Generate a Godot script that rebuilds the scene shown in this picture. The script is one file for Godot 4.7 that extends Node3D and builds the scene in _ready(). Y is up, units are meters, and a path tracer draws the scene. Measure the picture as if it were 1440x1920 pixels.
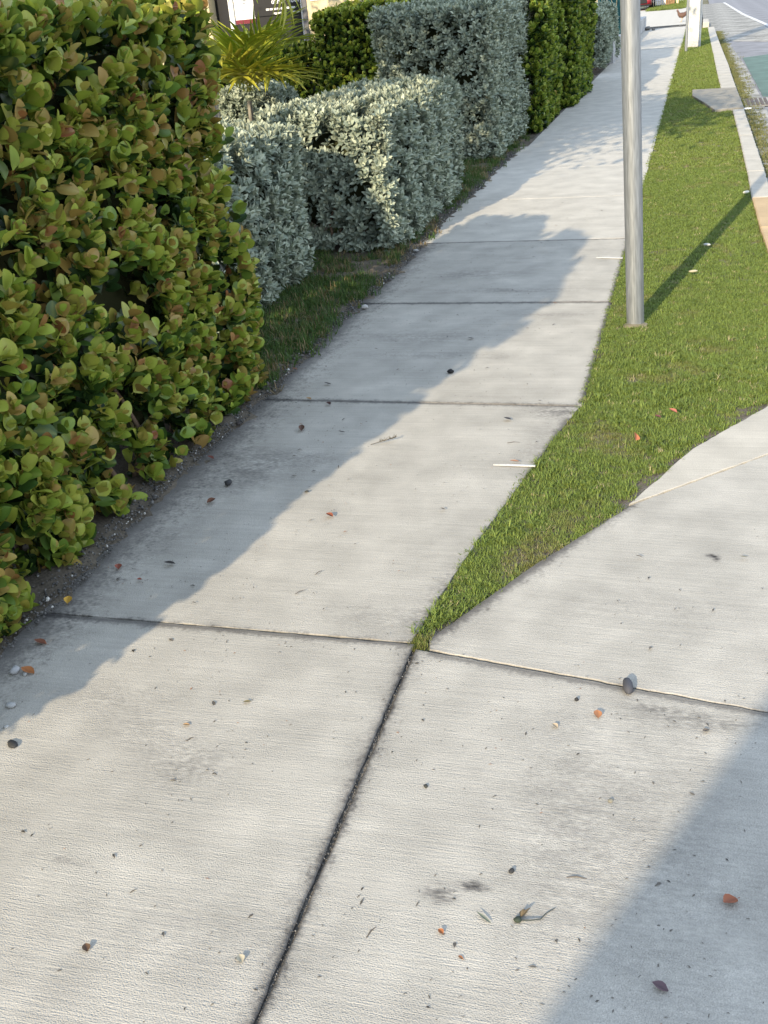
extends Node3D

const H := 1.6            # height of the eye above the pavement; plan measurements below are given in this unit
const EYE := Vector3(0, 1.6, 0)
const SUN_PATH := Vector3(0.225, -0.43, -1.0)   # the way sunlight travels

var rng := RandomNumberGenerator.new()
var used := {}
var M := {}
var cam_basis: Basis
var wob := FastNoiseLite.new()


# ------------------------------------------------------------------ helpers
func numbered(called: String) -> String:
	var n: int = used.get(called, -1) + 1
	used[called] = n
	return called if n == 0 else "%s_%03d" % [called, n]

func tag(o: Node, label := "", category := "", group := "", kind := "") -> Node:
	if label: o.set_meta("label", label)
	if category: o.set_meta("category", category)
	if group: o.set_meta("group", group)
	if kind: o.set_meta("kind", kind)
	return o

func thing(called: String, at: Vector3, label := "", category := "", group := "", kind := "") -> Node3D:
	var o := Node3D.new()
	o.name = numbered(called)
	add_child(o, true)
	o.position = at
	tag(o, label, category, group, kind)
	return o

func obj(called: String, mesh: Mesh, m: Material, parent: Node = self, tr := Transform3D()) -> MeshInstance3D:
	var o := MeshInstance3D.new()
	o.name = numbered(called) if parent == self else called
	o.mesh = mesh
	if m: o.material_override = m
	parent.add_child(o, true)
	o.transform = tr
	return o

func mat(c: Color, rough := 0.8, spec := 0.4) -> StandardMaterial3D:
	var m := StandardMaterial3D.new()
	m.albedo_color = c.linear_to_srgb()
	m.roughness = rough
	m.metallic_specular = spec
	return m

func begin() -> SurfaceTool:
	var st := SurfaceTool.new()
	st.begin(Mesh.PRIMITIVE_TRIANGLES)
	return st

func done(st: SurfaceTool, smooth := false) -> ArrayMesh:
	if smooth: st.index()
	st.generate_normals()
	return st.commit()

func tri(st: SurfaceTool, a: Vector3, b: Vector3, c: Vector3) -> void:
	st.add_vertex(a); st.add_vertex(b); st.add_vertex(c)

func quad(st: SurfaceTool, a: Vector3, b: Vector3, c: Vector3, d: Vector3) -> void:
	tri(st, a, b, c); tri(st, a, c, d)

func box(st: SurfaceTool, c: Vector3, s: Vector3, bev := 0.0) -> void:
	# a box with chamfered vertical and horizontal edges
	var h := s * 0.5
	var b: float = minf(bev, minf(h.x, minf(h.y, h.z)) * 0.9)
	st.set_smooth_group(-1)
	var poly := [Vector2(-h.x + b, -h.z), Vector2(h.x - b, -h.z), Vector2(h.x, -h.z + b), Vector2(h.x, h.z - b), Vector2(h.x - b, h.z), Vector2(-h.x + b, h.z), Vector2(-h.x, h.z - b), Vector2(-h.x, -h.z + b)]
	var rings := []
	for lv in [[-h.y, b], [-h.y + b, 0.0], [h.y - b, 0.0], [h.y, b]]:
		var ring := []
		for p in poly:
			var k := Vector2(1.0 - lv[1] / h.x, 1.0 - lv[1] / h.z)
			ring.append(c + Vector3(p.x * k.x, lv[0], p.y * k.y))
		rings.append(ring)
	for r in 3:
		for i in 8:
			var j := (i + 1) % 8
			quad(st, rings[r][i], rings[r][j], rings[r + 1][j], rings[r + 1][i])
	for i in range(1, 7):
		tri(st, rings[3][0], rings[3][i], rings[3][i + 1])
		tri(st, rings[0][0], rings[0][i + 1], rings[0][i])

func box_mesh(s: Vector3, bev := 0.0, c := Vector3.ZERO) -> ArrayMesh:
	var st := begin()
	box(st, c, s, bev)
	return done(st)

func tube(st: SurfaceTool, pts: Array, radii: Array, sides := 8, cap := true, flat := Vector2(1, 1)) -> void:
	var rings := []
	var ref := Vector3(0.31, 0.2, 0.93)
	for i in pts.size():
		var d: Vector3 = (pts[mini(i + 1, pts.size() - 1)] - pts[maxi(i - 1, 0)]).normalized()
		if absf(d.dot(ref)) > 0.95: ref = Vector3(0.9, 0.3, 0.1)
		var u := d.cross(ref).normalized()
		var v := d.cross(u)
		var ring := []
		for k in sides:
			var a := TAU * k / sides
			ring.append(pts[i] + (u * cos(a) * flat.x + v * sin(a) * flat.y) * float(radii[i]))
		rings.append(ring)
	st.set_smooth_group(0)
	for i in pts.size() - 1:
		for k in sides:
			var j := (k + 1) % sides
			quad(st, rings[i][k], rings[i][j], rings[i + 1][j], rings[i + 1][k])
	if cap:
		st.set_smooth_group(-1)
		for k in range(1, sides - 1):
			tri(st, rings[0][0], rings[0][k + 1], rings[0][k])
			var e: Array = rings[-1]
			tri(st, e[0], e[k], e[k + 1])

func bumpy_rock(size: Vector3, seed_at: int, amp := 0.25, c := Color.WHITE) -> ArrayMesh:
	var sp := SphereMesh.new()
	sp.radial_segments = 9; sp.rings = 5
	sp.radius = 0.5; sp.height = 1.0
	var st := begin()
	var a := sp.get_mesh_arrays()
	var vs: PackedVector3Array = a[Mesh.ARRAY_VERTEX]
	for i in a[Mesh.ARRAY_INDEX]:
		var v: Vector3 = vs[i]
		var n := wob.get_noise_3d(v.x * 120.0 + seed_at * 31.0, v.y * 120.0, v.z * 120.0)
		st.set_color(c)
		st.set_smooth_group(0)
		st.add_vertex(v * size * (1.0 + amp * n * 2.0))
	return done(st, true)

# outline on the ground -> slab with chipped, chamfered edges
var uv_slabs := 0
func slab_mesh(outline: Array, top: float, thick: float, bev: float, step: float, jit: float) -> ArrayMesh:
	var pts := PackedVector2Array()
	for i in outline.size():
		var a: Vector2 = outline[i]
		var b: Vector2 = outline[(i + 1) % outline.size()]
		var n: int = maxi(1, int(a.distance_to(b) / step))
		for k in n:
			var p := a.lerp(b, float(k) / n)
			if k > 0:
				var nr := (b - a).orthogonal().normalized()
				var w := wob.get_noise_2d(p.x * 900.0, p.y * 900.0) + 0.6 * wob.get_noise_2d(p.x * 2600.0 + 50.0, p.y * 2600.0)
				p += nr * jit * w
			pts.append(p)
	if Geometry2D.is_polygon_clockwise(pts): pts.reverse()
	var inner := PackedVector2Array()
	var n := pts.size()
	for i in n:
		var d0 := (pts[i] - pts[(i + n - 1) % n]).normalized()
		var d1 := (pts[(i + 1) % n] - pts[i]).normalized()
		var nn := (Vector2(-d0.y, d0.x) + Vector2(-d1.y, d1.x)).normalized()
		var bb := bev * (0.75 + 0.9 * absf(wob.get_noise_2d(pts[i].x * 1500.0, pts[i].y * 1500.0 + 77.0)))
		var q := pts[i] + nn * bb
		if not Geometry2D.is_point_in_polygon(q, pts): q = pts[i] - nn * bb
		inner.append(q)
	var st := begin()
	uv_slabs += 1
	var uv_turn := 0.035 * sin(uv_slabs * 2.3)
	var uv_off := Vector2(0.37, 0.61) * uv_slabs
	var put := func(p: Vector2, y: float) -> void:
		st.set_uv(p.rotated(uv_turn) / 1.6 + uv_off)
		st.set_uv2(Vector2((p.x + 3.0) / 8.0, (p.y + 7.5) / 8.0))
		st.add_vertex(Vector3(p.x, y, p.y))
	st.set_smooth_group(-1)
	var ids := Geometry2D.triangulate_polygon(inner)
	if ids.is_empty(): print("slab not triangulated ", outline[0])
	for t in range(0, ids.size(), 3):
		var a := inner[ids[t]]; var b := inner[ids[t + 1]]; var c := inner[ids[t + 2]]
		if (b - a).cross(c - a) < 0.0:
			var s := b; b = c; c = s
		put.call(a, top); put.call(b, top); put.call(c, top)
	for i in n:
		var j := (i + 1) % n
		for q in [[inner[i], top, inner[j], top, pts[j], top - bev * 0.7, pts[i], top - bev * 0.7], [pts[i], top - bev * 0.7, pts[j], top - bev * 0.7, pts[j], top - thick, pts[i], top - thick]]:
			put.call(q[0], q[1]); put.call(q[4], q[5]); put.call(q[2], q[3])
			put.call(q[0], q[1]); put.call(q[6], q[7]); put.call(q[4], q[5])
	return done(st)

func in_H(a: Array) -> Array:
	var o := []
	for k in range(0, a.size(), 2): o.append(Vector2(a[k], a[k + 1]) * H)
	return o

func cut(poly: PackedVector2Array, z0: float, z1: float) -> PackedVector2Array:
	var r := Geometry2D.intersect_polygons(poly, PackedVector2Array([Vector2(-50, z0), Vector2(50, z0), Vector2(50, z1), Vector2(-50, z1)]))
	return r[0] if r.size() else PackedVector2Array()

func many(called: String, mesh: Mesh, m: Material, trs: Array, cols: Array, parent: Node = self) -> MultiMeshInstance3D:
	var mm := MultiMesh.new()
	mm.transform_format = MultiMesh.TRANSFORM_3D
	mm.use_colors = true
	mm.mesh = mesh
	mm.instance_count = trs.size()
	for i in trs.size():
		mm.set_instance_transform(i, trs[i])
		mm.set_instance_color(i, cols[i])
	var o := MultiMeshInstance3D.new()
	o.name = numbered(called) if parent == self else called
	o.multimesh = mm
	o.material_override = m
	parent.add_child(o, true)
	o.set_meta("kind", "stuff")
	return o

func noise(freq: float, sd: int, oct := 3, type := FastNoiseLite.TYPE_SIMPLEX_SMOOTH) -> FastNoiseLite:
	var n := FastNoiseLite.new()
	n.noise_type = type
	n.frequency = freq
	n.seed = sd
	n.fractal_octaves = oct
	return n

func grey(n: FastNoiseLite, w: int, h: int, sx := 0, sy := 0) -> PackedByteArray:
	var im := n.get_seamless_image(w, h)
	if sx: im.resize(sx, sy, Image.INTERPOLATE_CUBIC)
	im.convert(Image.FORMAT_L8)
	return im.get_data()

func tex(w: int, h: int, format: int, data: PackedByteArray) -> ImageTexture:
	return ImageTexture.create_from_image(Image.create_from_data(w, h, false, format, data))


# ------------------------------------------------------------------ materials
func make_materials() -> void:
	# brushed concrete: relief of broom strokes that run across the pavement, and grain
	var N := 2048
	var s1 := grey(noise(0.10, 3, 2), 48, N, N, N)
	var s2 := grey(noise(0.22, 5, 2), 128, N, N, N)
	var g1 := grey(noise(0.42, 7, 3), 1024, 1024, N, N)
	var patch := grey(noise(0.012, 9, 3), 512, 512, N, N)
	var relief := PackedByteArray(); relief.resize(N * N)
	for i in N * N:
		var k := patch[i] / 255.0
		relief[i] = clampi(int(s1[i] * 0.24 * k + s2[i] * 0.30 + g1[i] * (0.74 - 0.38 * k) - 24.0), 0, 255)
	var relief_tex := tex(N, N, Image.FORMAT_L8, relief)
	var n2 := 1024
	var a1 := grey(noise(0.10, 13, 2), 24, n2, n2, n2)
	var a2 := grey(noise(0.35, 17, 3), n2, n2)
	var a3 := grey(noise(0.010, 19, 4), 512, 512, n2, n2)
	var pit := grey(noise(0.16, 23, 2), n2, n2)
	var col := PackedByteArray(); col.resize(n2 * n2 * 3)
	for i in n2 * n2:
		var v := 0.86 + (a1[i] - 128) * 0.00022 + (a2[i] - 128) * 0.0008 + (a3[i] - 128) * 0.0004
		if pit[i] > 214: v -= 0.0045 * (pit[i] - 214)
		col[i * 3] = clampi(int(v * 255.0), 0, 255)
		col[i * 3 + 1] = clampi(int(v * 251.0), 0, 255)
		col[i * 3 + 2] = clampi(int(v * 243.0), 0, 255)
	var col_tex := tex(n2, n2, Image.FORMAT_RGB8, col)
	for key in ["concrete", "concrete_far", "kerb", "inlet"]:
		var m := StandardMaterial3D.new()
		m.albedo_texture = col_tex
		m.roughness = 0.9
		m.metallic_specular = 0.3
		m.heightmap_enabled = true
		m.heightmap_texture = relief_tex
		m.heightmap_scale = 0.32
		M[key] = m
	M.concrete.albedo_color = Color(0.875, 0.863, 0.835)
	M.concrete_far.albedo_color = Color(0.865, 0.853, 0.825)
	M.concrete_far.heightmap_scale = 0.25
	M.kerb.albedo_color = Color(0.84, 0.825, 0.79)
	M.kerb.heightmap_scale = 0.15
	M.inlet.albedo_color = Color(0.68, 0.665, 0.63)
	M.inlet.heightmap_scale = 0.2
	M.concrete.detail_enabled = true
	M.concrete.detail_blend_mode = BaseMaterial3D.BLEND_MODE_MUL
	M.concrete.detail_uv_layer = BaseMaterial3D.DETAIL_UV_2
	M.concrete.detail_albedo = stain_texture()
	var och: StandardMaterial3D = M.kerb.duplicate()
	och.albedo_color = Color(0.86, 0.76, 0.62)
	M.ochre = och

	# soil, asphalt, gutter, walls: one grain texture each, laid over the world
	M.soil = rough_mat(Color(0.12, 0.10, 0.075), 0.5, 0.75, 31, 0.16, 1.2)
	M.joint = rough_mat(Color(0.15, 0.135, 0.115), 0.6, 1.5, 57, 0.16, 1.5)
	M.mulch = rough_mat(Color(0.13, 0.075, 0.04), 0.6, 0.7, 33, 0.2, 1.5)
	M.asphalt = rough_mat(Color(0.23, 0.23, 0.24), 0.3, 0.5, 35, 0.3, 0.4)
	M.gutter = rough_mat(Color(0.29, 0.28, 0.25), 0.5, 0.35, 37, 0.05, 0.5)
	M.green_paint = rough_mat(Color(0.12, 0.18, 0.155), 0.25, 0.6, 39, 0.3, 0.3)
	M.white_paint = rough_mat(Color(0.58, 0.58, 0.56), 0.2, 0.6, 41, 0.3, 0.1)
	M.render_wall = rough_mat(Color(0.72, 0.60, 0.38), 0.1, 0.6, 43, 0.15, 0.3)
	M.block_wall = rough_mat(Color(0.42, 0.42, 0.41), 0.35, 0.5, 45, 0.08, 0.6)
	M.post_concrete = rough_mat(Color(0.62, 0.60, 0.54), 0.2, 0.4, 47, 0.08, 0.3)
	M.yard = rough_mat(Color(0.16, 0.15, 0.09), 0.5, 0.2, 49, 0.1, 1.5)
	M.bark = rough_mat(Color(0.17, 0.155, 0.14), 0.5, 2.0, 51, 0.12, 2.0)
	M.palm_bark = rough_mat(Color(0.22, 0.20, 0.16), 0.5, 2.0, 53, 0.12, 1.2)
	M.twig = rough_mat(Color(0.15, 0.105, 0.07), 0.5, 3.0, 55, 0.12, 0.8)
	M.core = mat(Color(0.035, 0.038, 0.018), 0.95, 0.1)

	# galvanised steel with dull streaks along the pole
	var zn := grey(noise(0.05, 61, 4), 256, 16, 256, 512)
	var zm := grey(noise(0.09, 63, 3), 256, 512)
	var zd := PackedByteArray(); zd.resize(256 * 512 * 3)
	for i in 256 * 512:
		var v := 0.70 + (zn[i] - 128) * 0.0005 + (zm[i] - 128) * 0.0007
		zd[i * 3] = int(v * 252.0); zd[i * 3 + 1] = int(v * 251.0); zd[i * 3 + 2] = int(v * 244.0)
	var gz := StandardMaterial3D.new()
	gz.albedo_texture = tex(256, 512, Image.FORMAT_RGB8, zd)
	gz.albedo_color = Color(0.80, 0.82, 0.85)
	gz.metallic = 0.55
	gz.roughness = 0.5
	M.zinc = gz
	M.iron = mat(Color(0.10, 0.075, 0.06), 0.7)

	for k in ["leaf", "silver", "palm", "grass"]:
		var m := StandardMaterial3D.new()
		m.vertex_color_use_as_albedo = true
		m.cull_mode = BaseMaterial3D.CULL_DISABLED
		m.backlight_enabled = true
		M[k] = m
	M.leaf.roughness = 0.42; M.leaf.metallic_specular = 0.45; M.leaf.backlight = Color(0.32, 0.38, 0.16)
	M.silver.roughness = 0.85; M.silver.metallic_specular = 0.2; M.silver.backlight = Color(0.28, 0.30, 0.26)
	M.palm.roughness = 0.45; M.palm.backlight = Color(0.6, 0.65, 0.25)
	M.grass.roughness = 0.6; M.grass.metallic_specular = 0.3; M.grass.backlight = Color(0.5, 0.55, 0.25)
	var dry := StandardMaterial3D.new()
	dry.vertex_color_use_as_albedo = true
	dry.roughness = 0.75
	dry.cull_mode = BaseMaterial3D.CULL_DISABLED
	M.dry = dry

func rough_mat(c: Color, contrast: float, freq_tiles: float, sd: int, freq: float, relief: float) -> StandardMaterial3D:
	var n := 512
	var a := grey(noise(freq, sd, 4), n, n)
	var b := grey(noise(0.012, sd + 1, 3), 256, 256, n, n)
	var d := PackedByteArray(); d.resize(n * n)
	for i in n * n:
		d[i] = clampi(int(205.0 + ((a[i] - 128) * 0.6 + (b[i] - 128) * 0.6) * contrast), 0, 255)
	var t := tex(n, n, Image.FORMAT_L8, d)
	var m := StandardMaterial3D.new()
	m.albedo_color = Color(c.r / 0.62, c.g / 0.62, c.b / 0.62).linear_to_srgb()
	m.albedo_texture = t
	m.roughness = 0.9
	m.metallic_specular = 0.3
	m.uv1_triplanar = true
	m.uv1_world_triplanar = true
	m.uv1_scale = Vector3.ONE * freq_tiles
	m.heightmap_enabled = true
	m.heightmap_texture = t
	m.heightmap_scale = relief
	return m

# stains and grime of the near slabs: 8 m x 8 m, x -3..5, z -7.5..0.5
func stain_texture() -> ImageTexture:
	var n := 512
	var big := noise(0.02, 71, 4).get_image(n, n)
	var fine := noise(0.09, 73, 3).get_image(n, n)
	big.convert(Image.FORMAT_L8); fine.convert(Image.FORMAT_L8)
	var b := big.get_data(); var f := fine.get_data()
	var base := PackedByteArray(); base.resize(n * n)
	for i in n * n:
		base[i] = clampi(int(236.0 + (b[i] - 128) * 0.06 + (f[i] - 128) * 0.06), 0, 255)
	var im := Image.create_from_data(n, n, false, Image.FORMAT_L8, base)
	im.resize(2048, 2048, Image.INTERPOLATE_CUBIC)
	im.convert(Image.FORMAT_RGB8)
	var px := im.get_data()
	var W := 2048
	var nz := noise(0.03, 75, 4)
	var nf := noise(0.25, 77, 2)
	# soft smudges: x, z, radius across, radius along, strength
	for s in [[-1.10, -1.66, 0.10, 0.08, 0.14], [-1.42, -1.87, 0.14, 0.06, 0.09], [-1.28, -1.75, 0.12, 0.06, 0.08], [-0.2, -1.78, 0.14, 0.28, 0.07], [-0.16, -1.46, 0.12, 0.24, 0.07], [0.02, -1.7, 0.12, 0.3, 0.05], [0.12, -1.3, 0.15, 0.4, 0.05],
			[-1.62, -3.25, 0.13, 0.16, 0.17], [-1.5, -3.42, 0.22, 0.08, 0.12], [-1.72, -2.75, 0.10, 0.3, 0.08], [-1.78, -2.2, 0.10, 0.2, 0.12], [-1.76, -3.7, 0.10, 0.3, 0.10], [-0.8, -2.35, 0.2, 0.07, 0.08], [-1.35, -5.0, 0.3, 0.1, 0.10], [-1.2, -4.7, 0.4, 0.06, 0.08],
			[-0.47, -3.98, 0.11, 0.06, 0.26], [-0.52, -3.6, 0.06, 0.3, 0.08], [-0.66, -2.4, 0.05, 0.25, 0.16], [-0.05, -2.5, 0.25, 0.1, 0.05], [0.12, -2.83, 0.015, 0.008, 0.6], [0.13, -2.81, 0.009, 0.014, 0.4], [-0.02, -2.05, 0.05, 0.02, 0.18], [0.1, -2.02, 0.12, 0.03, 0.18], [-0.9, -1.2, 0.3, 0.1, 0.05],
			[-1.0, -5.9, 0.4, 0.05, 0.12], [-1.3, -6.3, 0.25, 0.1, 0.12], [-0.7, -5.4, 0.2, 0.04, 0.1], [-0.35, -1.42, 0.022, 0.012, 0.5], [-0.41, -1.39, 0.03, 0.02, 0.35], [-1.24, -1.32, 0.06, 0.010, 0.12]]:
		var x0 := int((s[0] - s[2] * 2.2 + 3.0) * 256.0); var x1 := int((s[0] + s[2] * 2.2 + 3.0) * 256.0)
		var z0 := int((s[1] - s[3] * 2.2 + 7.5) * 256.0); var z1 := int((s[1] + s[3] * 2.2 + 7.5) * 256.0)
		for y in range(maxi(z0, 0), mini(z1, W)):
			for x in range(maxi(x0, 0), mini(x1, W)):
				var dx: float = (x / 256.0 - 3.0 - s[0]) / s[2]
				var dz: float = (y / 256.0 - 7.5 - s[1]) / s[3]
				var e := exp(-(dx * dx + dz * dz) * 0.9)
				var k: float = 1.0 - s[4] * clampf(0.8 * e * (1.0 + 1.2 * nz.get_noise_2d(x, y * 2.5) + 1.5 * nf.get_noise_2d(x * 0.6, y * 1.6)), 0.0, 1.2)
				shade_px(px, (y * W + x) * 3, k)
	# grime along joints and edges: ax, az, bx, bz, reach, strength
	for s in [[-0.671, -2.2, -0.671, 0.5, 0.009, 0.50], [-0.676, -2.2, -0.676, 0.5, 0.022, 0.16], [-1.85, -2.21, -0.66, -2.225, 0.012, 0.35], [-0.62, -2.19, 0.6, -2.02, 0.010, 0.3], [-1.85, -4.054, -0.42, -4.054, 0.014, 0.4], [-1.85, -5.638, -0.4, -5.638, 0.016, 0.4], [-1.85, -7.22, -0.4, -7.22, 0.016, 0.4],
			[-1.87, 0.2, -1.87, -7.4, 0.08, 0.40], [-0.40, -4.1, -0.39, -7.4, 0.012, 0.5], [-0.67, -2.3, -0.44, -3.9, 0.014, 0.35], [-0.64, -2.27, -0.15, -3.16, 0.02, 0.4]]:
		var a := Vector2(s[0], s[1]); var c := Vector2(s[2], s[3])
		var lo: Vector2 = Vector2(minf(a.x, c.x), minf(a.y, c.y)) - Vector2.ONE * s[4] * 3.0
		var hi: Vector2 = Vector2(maxf(a.x, c.x), maxf(a.y, c.y)) + Vector2.ONE * s[4] * 3.0
		for y in range(maxi(int((lo.y + 7.5) * 256.0), 0), mini(int((hi.y + 7.5) * 256.0), W)):
			for x in range(maxi(int((lo.x + 3.0) * 256.0), 0), mini(int((hi.x + 3.0) * 256.0), W)):
				var p := Vector2(x / 256.0 - 3.0, y / 256.0 - 7.5)
				var dd: float = p.distance_to(Geometry2D.get_closest_point_to_segment(p, a, c)) / s[4]
				if dd > 3.0: continue
				dd *= 1.0 + 0.55 * nz.get_noise_2d(x * 2.0, y * 2.0) + 0.5 * nf.get_noise_2d(x, y)
				shade_px(px, (y * W + x) * 3, 1.0 - s[4 + 1] * exp(-dd * dd * 0.7))
	return tex(W, W, Image.FORMAT_RGB8, px)

func shade_px(px: PackedByteArray, i: int, k: float) -> void:
	px[i] = int(px[i] * k); px[i + 1] = int(px[i + 1] * k); px[i + 2] = int(px[i + 2] * (1.0 - (1.0 - k) * 0.97))


# ------------------------------------------------------------------ leaves and hedges
# a leaf that grows along +Y from its stalk, upper side towards +Z
func leaf_mesh(l: float, w: float, obov: float, blunt: float, fold: float, curl: float, c: Color, rib: Color, rows := 5, stalk := 0.12) -> ArrayMesh:
	var st := begin()
	var grid := []
	for r in rows + 1:
		var t := 1.0 - pow(1.0 - float(r) / rows, 1.7)
		var hw := w * 0.5 * pow(maxf(sin(PI * pow(t, obov)), 0.0), blunt)
		if r == 0: hw = w * 0.06
		if r == rows: hw = w * 0.08
		var row := []
		for k in [-1.0, -0.55, 0.0, 0.55, 1.0]:
			var a: float = absf(k)
			row.append(Vector3(k * hw * (1.0 - 0.1 * fold * a), l * (stalk + t * (1.0 - stalk)), fold * hw * a * (0.5 + 0.5 * a) - curl * l * t * t))
		grid.append(row)
	for r in rows:
		for k in 4:
			for v in [[r, k], [r + 1, k], [r + 1, k + 1], [r, k], [r + 1, k + 1], [r, k + 1]]:
				st.set_smooth_group(0)
				st.set_color(rib if v[1] == 2 else c)
				st.add_vertex(grid[v[0]][v[1]])
	for v in [Vector3(-w * 0.03, 0, 0), Vector3(0, l * stalk, 0), Vector3(w * 0.03, 0, 0)]:
		st.set_color(rib)
		st.add_vertex(v)
	return done(st, true)

func basis_to(dir: Vector3, face: Vector3) -> Basis:
	var y := dir.normalized()
	var x := y.cross(face)
	if x.length() < 0.01: x = y.cross(Vector3(0.3, 0.2, 0.9))
	x = x.normalized()
	return Basis(x, y, x.cross(y))

func seen_size(p: Vector3) -> float:
	# how large something at p shows from the pavement where the photo was taken; 0 beyond the view
	var v := cam_basis.inverse() * (p - EYE)
	if v.z > -0.3: return 0.0
	if absf(v.x / v.z) > 0.375 or absf(v.y / v.z) > 0.50: return 0.0
	return 1.0 / -v.z

func ramp(cols: Array, t: float) -> Color:
	var k := clampf(t, 0.0, 0.999) * (cols.size() - 1)
	return cols[int(k)].lerp(cols[int(k) + 1], k - int(k))

# lo, hi: the clipped block, from the hedge's own base; sides: shoots per square metre on the +x, -x, +z, -z, top faces
func grow_hedge(root: Node3D, lo: Vector3, hi: Vector3, rnd: float, kind: String, sides: Array, per_shoot: int, size: float, parts: int, gap: float, seed_at: int, stems := 6, rough := 0.035) -> void:
	rng.seed = seed_at
	var at := root.position
	var coco := kind != "silver"
	var reds := 0.13 if kind == "cocoplum" else 0.02
	var meshes := []
	var tones := []
	if coco:
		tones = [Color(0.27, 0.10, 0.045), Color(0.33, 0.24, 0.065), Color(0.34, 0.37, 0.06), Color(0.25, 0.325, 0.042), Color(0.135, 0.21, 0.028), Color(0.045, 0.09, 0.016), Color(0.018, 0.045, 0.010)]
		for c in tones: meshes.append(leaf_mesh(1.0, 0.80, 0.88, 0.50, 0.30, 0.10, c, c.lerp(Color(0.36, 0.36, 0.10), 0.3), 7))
	else:
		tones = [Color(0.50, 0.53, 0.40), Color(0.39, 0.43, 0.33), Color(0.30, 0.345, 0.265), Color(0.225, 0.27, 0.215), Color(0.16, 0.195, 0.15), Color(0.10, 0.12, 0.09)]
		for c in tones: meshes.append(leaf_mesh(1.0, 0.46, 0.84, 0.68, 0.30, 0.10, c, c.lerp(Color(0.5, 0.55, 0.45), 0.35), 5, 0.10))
	var white := leaf_mesh(1.0, 0.80 if coco else 0.46, 0.88 if coco else 0.84, 0.50 if coco else 0.68, 0.30, 0.10, Color.WHITE, Color(1.25, 1.25, 1.4) if coco else Color(1.15, 1.15, 1.15), 6 if coco else 5, 0.12)
	var trs := []
	var cols := []
	var best := []
	var m: Material = M.leaf if coco else M.silver
	var s := hi - lo
	var faces := [[Vector3(1, 0, 0), s.z * s.y], [Vector3(-1, 0, 0), s.z * s.y], [Vector3(0, 0, 1), s.x * s.y], [Vector3(0, 0, -1), s.x * s.y], [Vector3(0, 1, 0), s.x * s.z]]
	var holes := noise(3.6 if coco else 3.0, seed_at + 5, 3)
	for fi in 5:
		var fn: Vector3 = faces[fi][0]
		var count := int(faces[fi][1] * sides[fi])
		for i in count:
			var p := Vector3(rng.randf(), rng.randf(), rng.randf())
			p = lo + p * s
			if fn.x != 0.0: p.x = hi.x if fn.x > 0.0 else lo.x
			if fn.z != 0.0: p.z = hi.z if fn.z > 0.0 else lo.z
			if fn.y != 0.0: p.y = hi.y
			var core := Vector3(clampf(p.x, lo.x + rnd, hi.x - rnd), clampf(p.y, lo.y + rnd, hi.y - rnd), clampf(p.z, lo.z + rnd, hi.z - rnd))
			var n := (p - core).normalized()
			var wp := p + at
			var hole := holes.get_noise_3d(wp.x, wp.y, wp.z)
			var depth := pow(rng.randf(), 1.6) * 0.13
			if hole > gap and depth < 0.105: continue
			p = core + n * (rnd + rough * 1.6 * wob.get_noise_3d(wp.x * 90.0, wp.y * 90.0, wp.z * 90.0) - depth)
			if p.y < 0.01: continue
			var axis := (n * (0.62 if coco else 0.75) + Vector3.UP * ((0.80 if coco else 0.62) if n.y < 0.6 else 0.9) + Vector3(rng.randf_range(-1, 1), rng.randf_range(-1, 1), rng.randf_range(-1, 1)) * 0.42).normalized()
			var side := axis.cross(Vector3(rng.randf_range(-1, 1), rng.randf_range(-1, 1), rng.randf_range(-1, 1))).normalized()
			var az := rng.randf() * TAU
			var young := rng.randf()
			var sz := size * rng.randf_range(0.8, 1.2)
			for k in per_shoot:
				var age := float(k) / per_shoot
				az += 2.4 if not coco else PI + rng.randf_range(-0.6, 0.6)
				var out := side.rotated(axis, az)
				var open := (0.22 + 0.85 * age if coco else 0.30 + 0.95 * age) + rng.randf_range(-0.15, 0.2)
				var d := (axis * cos(open) + out * sin(open)).normalized()
				var face := (axis * sin(open) - out * cos(open)).normalized()
				face = (face + Vector3(rng.randf_range(-1, 1), rng.randf_range(-1, 1), rng.randf_range(-1, 1)) * 0.25)
				var l := sz * (0.62 + 0.5 * sin(minf(age * 2.2 + 0.35, 1.57))) * rng.randf_range(0.85, 1.15)
				if k == 0: l *= 0.7
				var o := p - axis * (age * sz * (1.35 if coco else 1.1))
				var t: float
				if coco:
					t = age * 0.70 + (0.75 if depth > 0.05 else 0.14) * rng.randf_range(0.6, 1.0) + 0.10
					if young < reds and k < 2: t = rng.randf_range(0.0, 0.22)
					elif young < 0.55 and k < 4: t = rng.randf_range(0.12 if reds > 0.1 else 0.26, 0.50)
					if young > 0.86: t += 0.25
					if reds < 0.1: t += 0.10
				else:
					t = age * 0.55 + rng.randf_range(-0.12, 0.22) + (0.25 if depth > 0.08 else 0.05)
				var tr := Transform3D(basis_to(d, face).scaled_local(Vector3.ONE * l), o)
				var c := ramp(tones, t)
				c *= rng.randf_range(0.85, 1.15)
				if parts > 0 and depth < 0.05 and k < 5:
					var sc := seen_size(o + at + d * l * 0.5) * l * (0.25 + absf(face.normalized().dot((EYE - o - at).normalized())))
					if sc > 0.0: best.append([sc, trs.size(), t])
				trs.append(tr)
				cols.append(c)
	best.sort_custom(func(a, b): return a[0] > b[0])
	best.resize(mini(best.size(), parts))
	var drop := {}
	for b in best:
		drop[b[1]] = true
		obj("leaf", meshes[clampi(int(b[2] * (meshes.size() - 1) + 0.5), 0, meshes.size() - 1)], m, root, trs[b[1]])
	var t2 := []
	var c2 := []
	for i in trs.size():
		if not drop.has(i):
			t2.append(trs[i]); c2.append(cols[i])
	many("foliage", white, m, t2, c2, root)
	var inset := Vector3(0.19, 0.17, 0.19)
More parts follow.
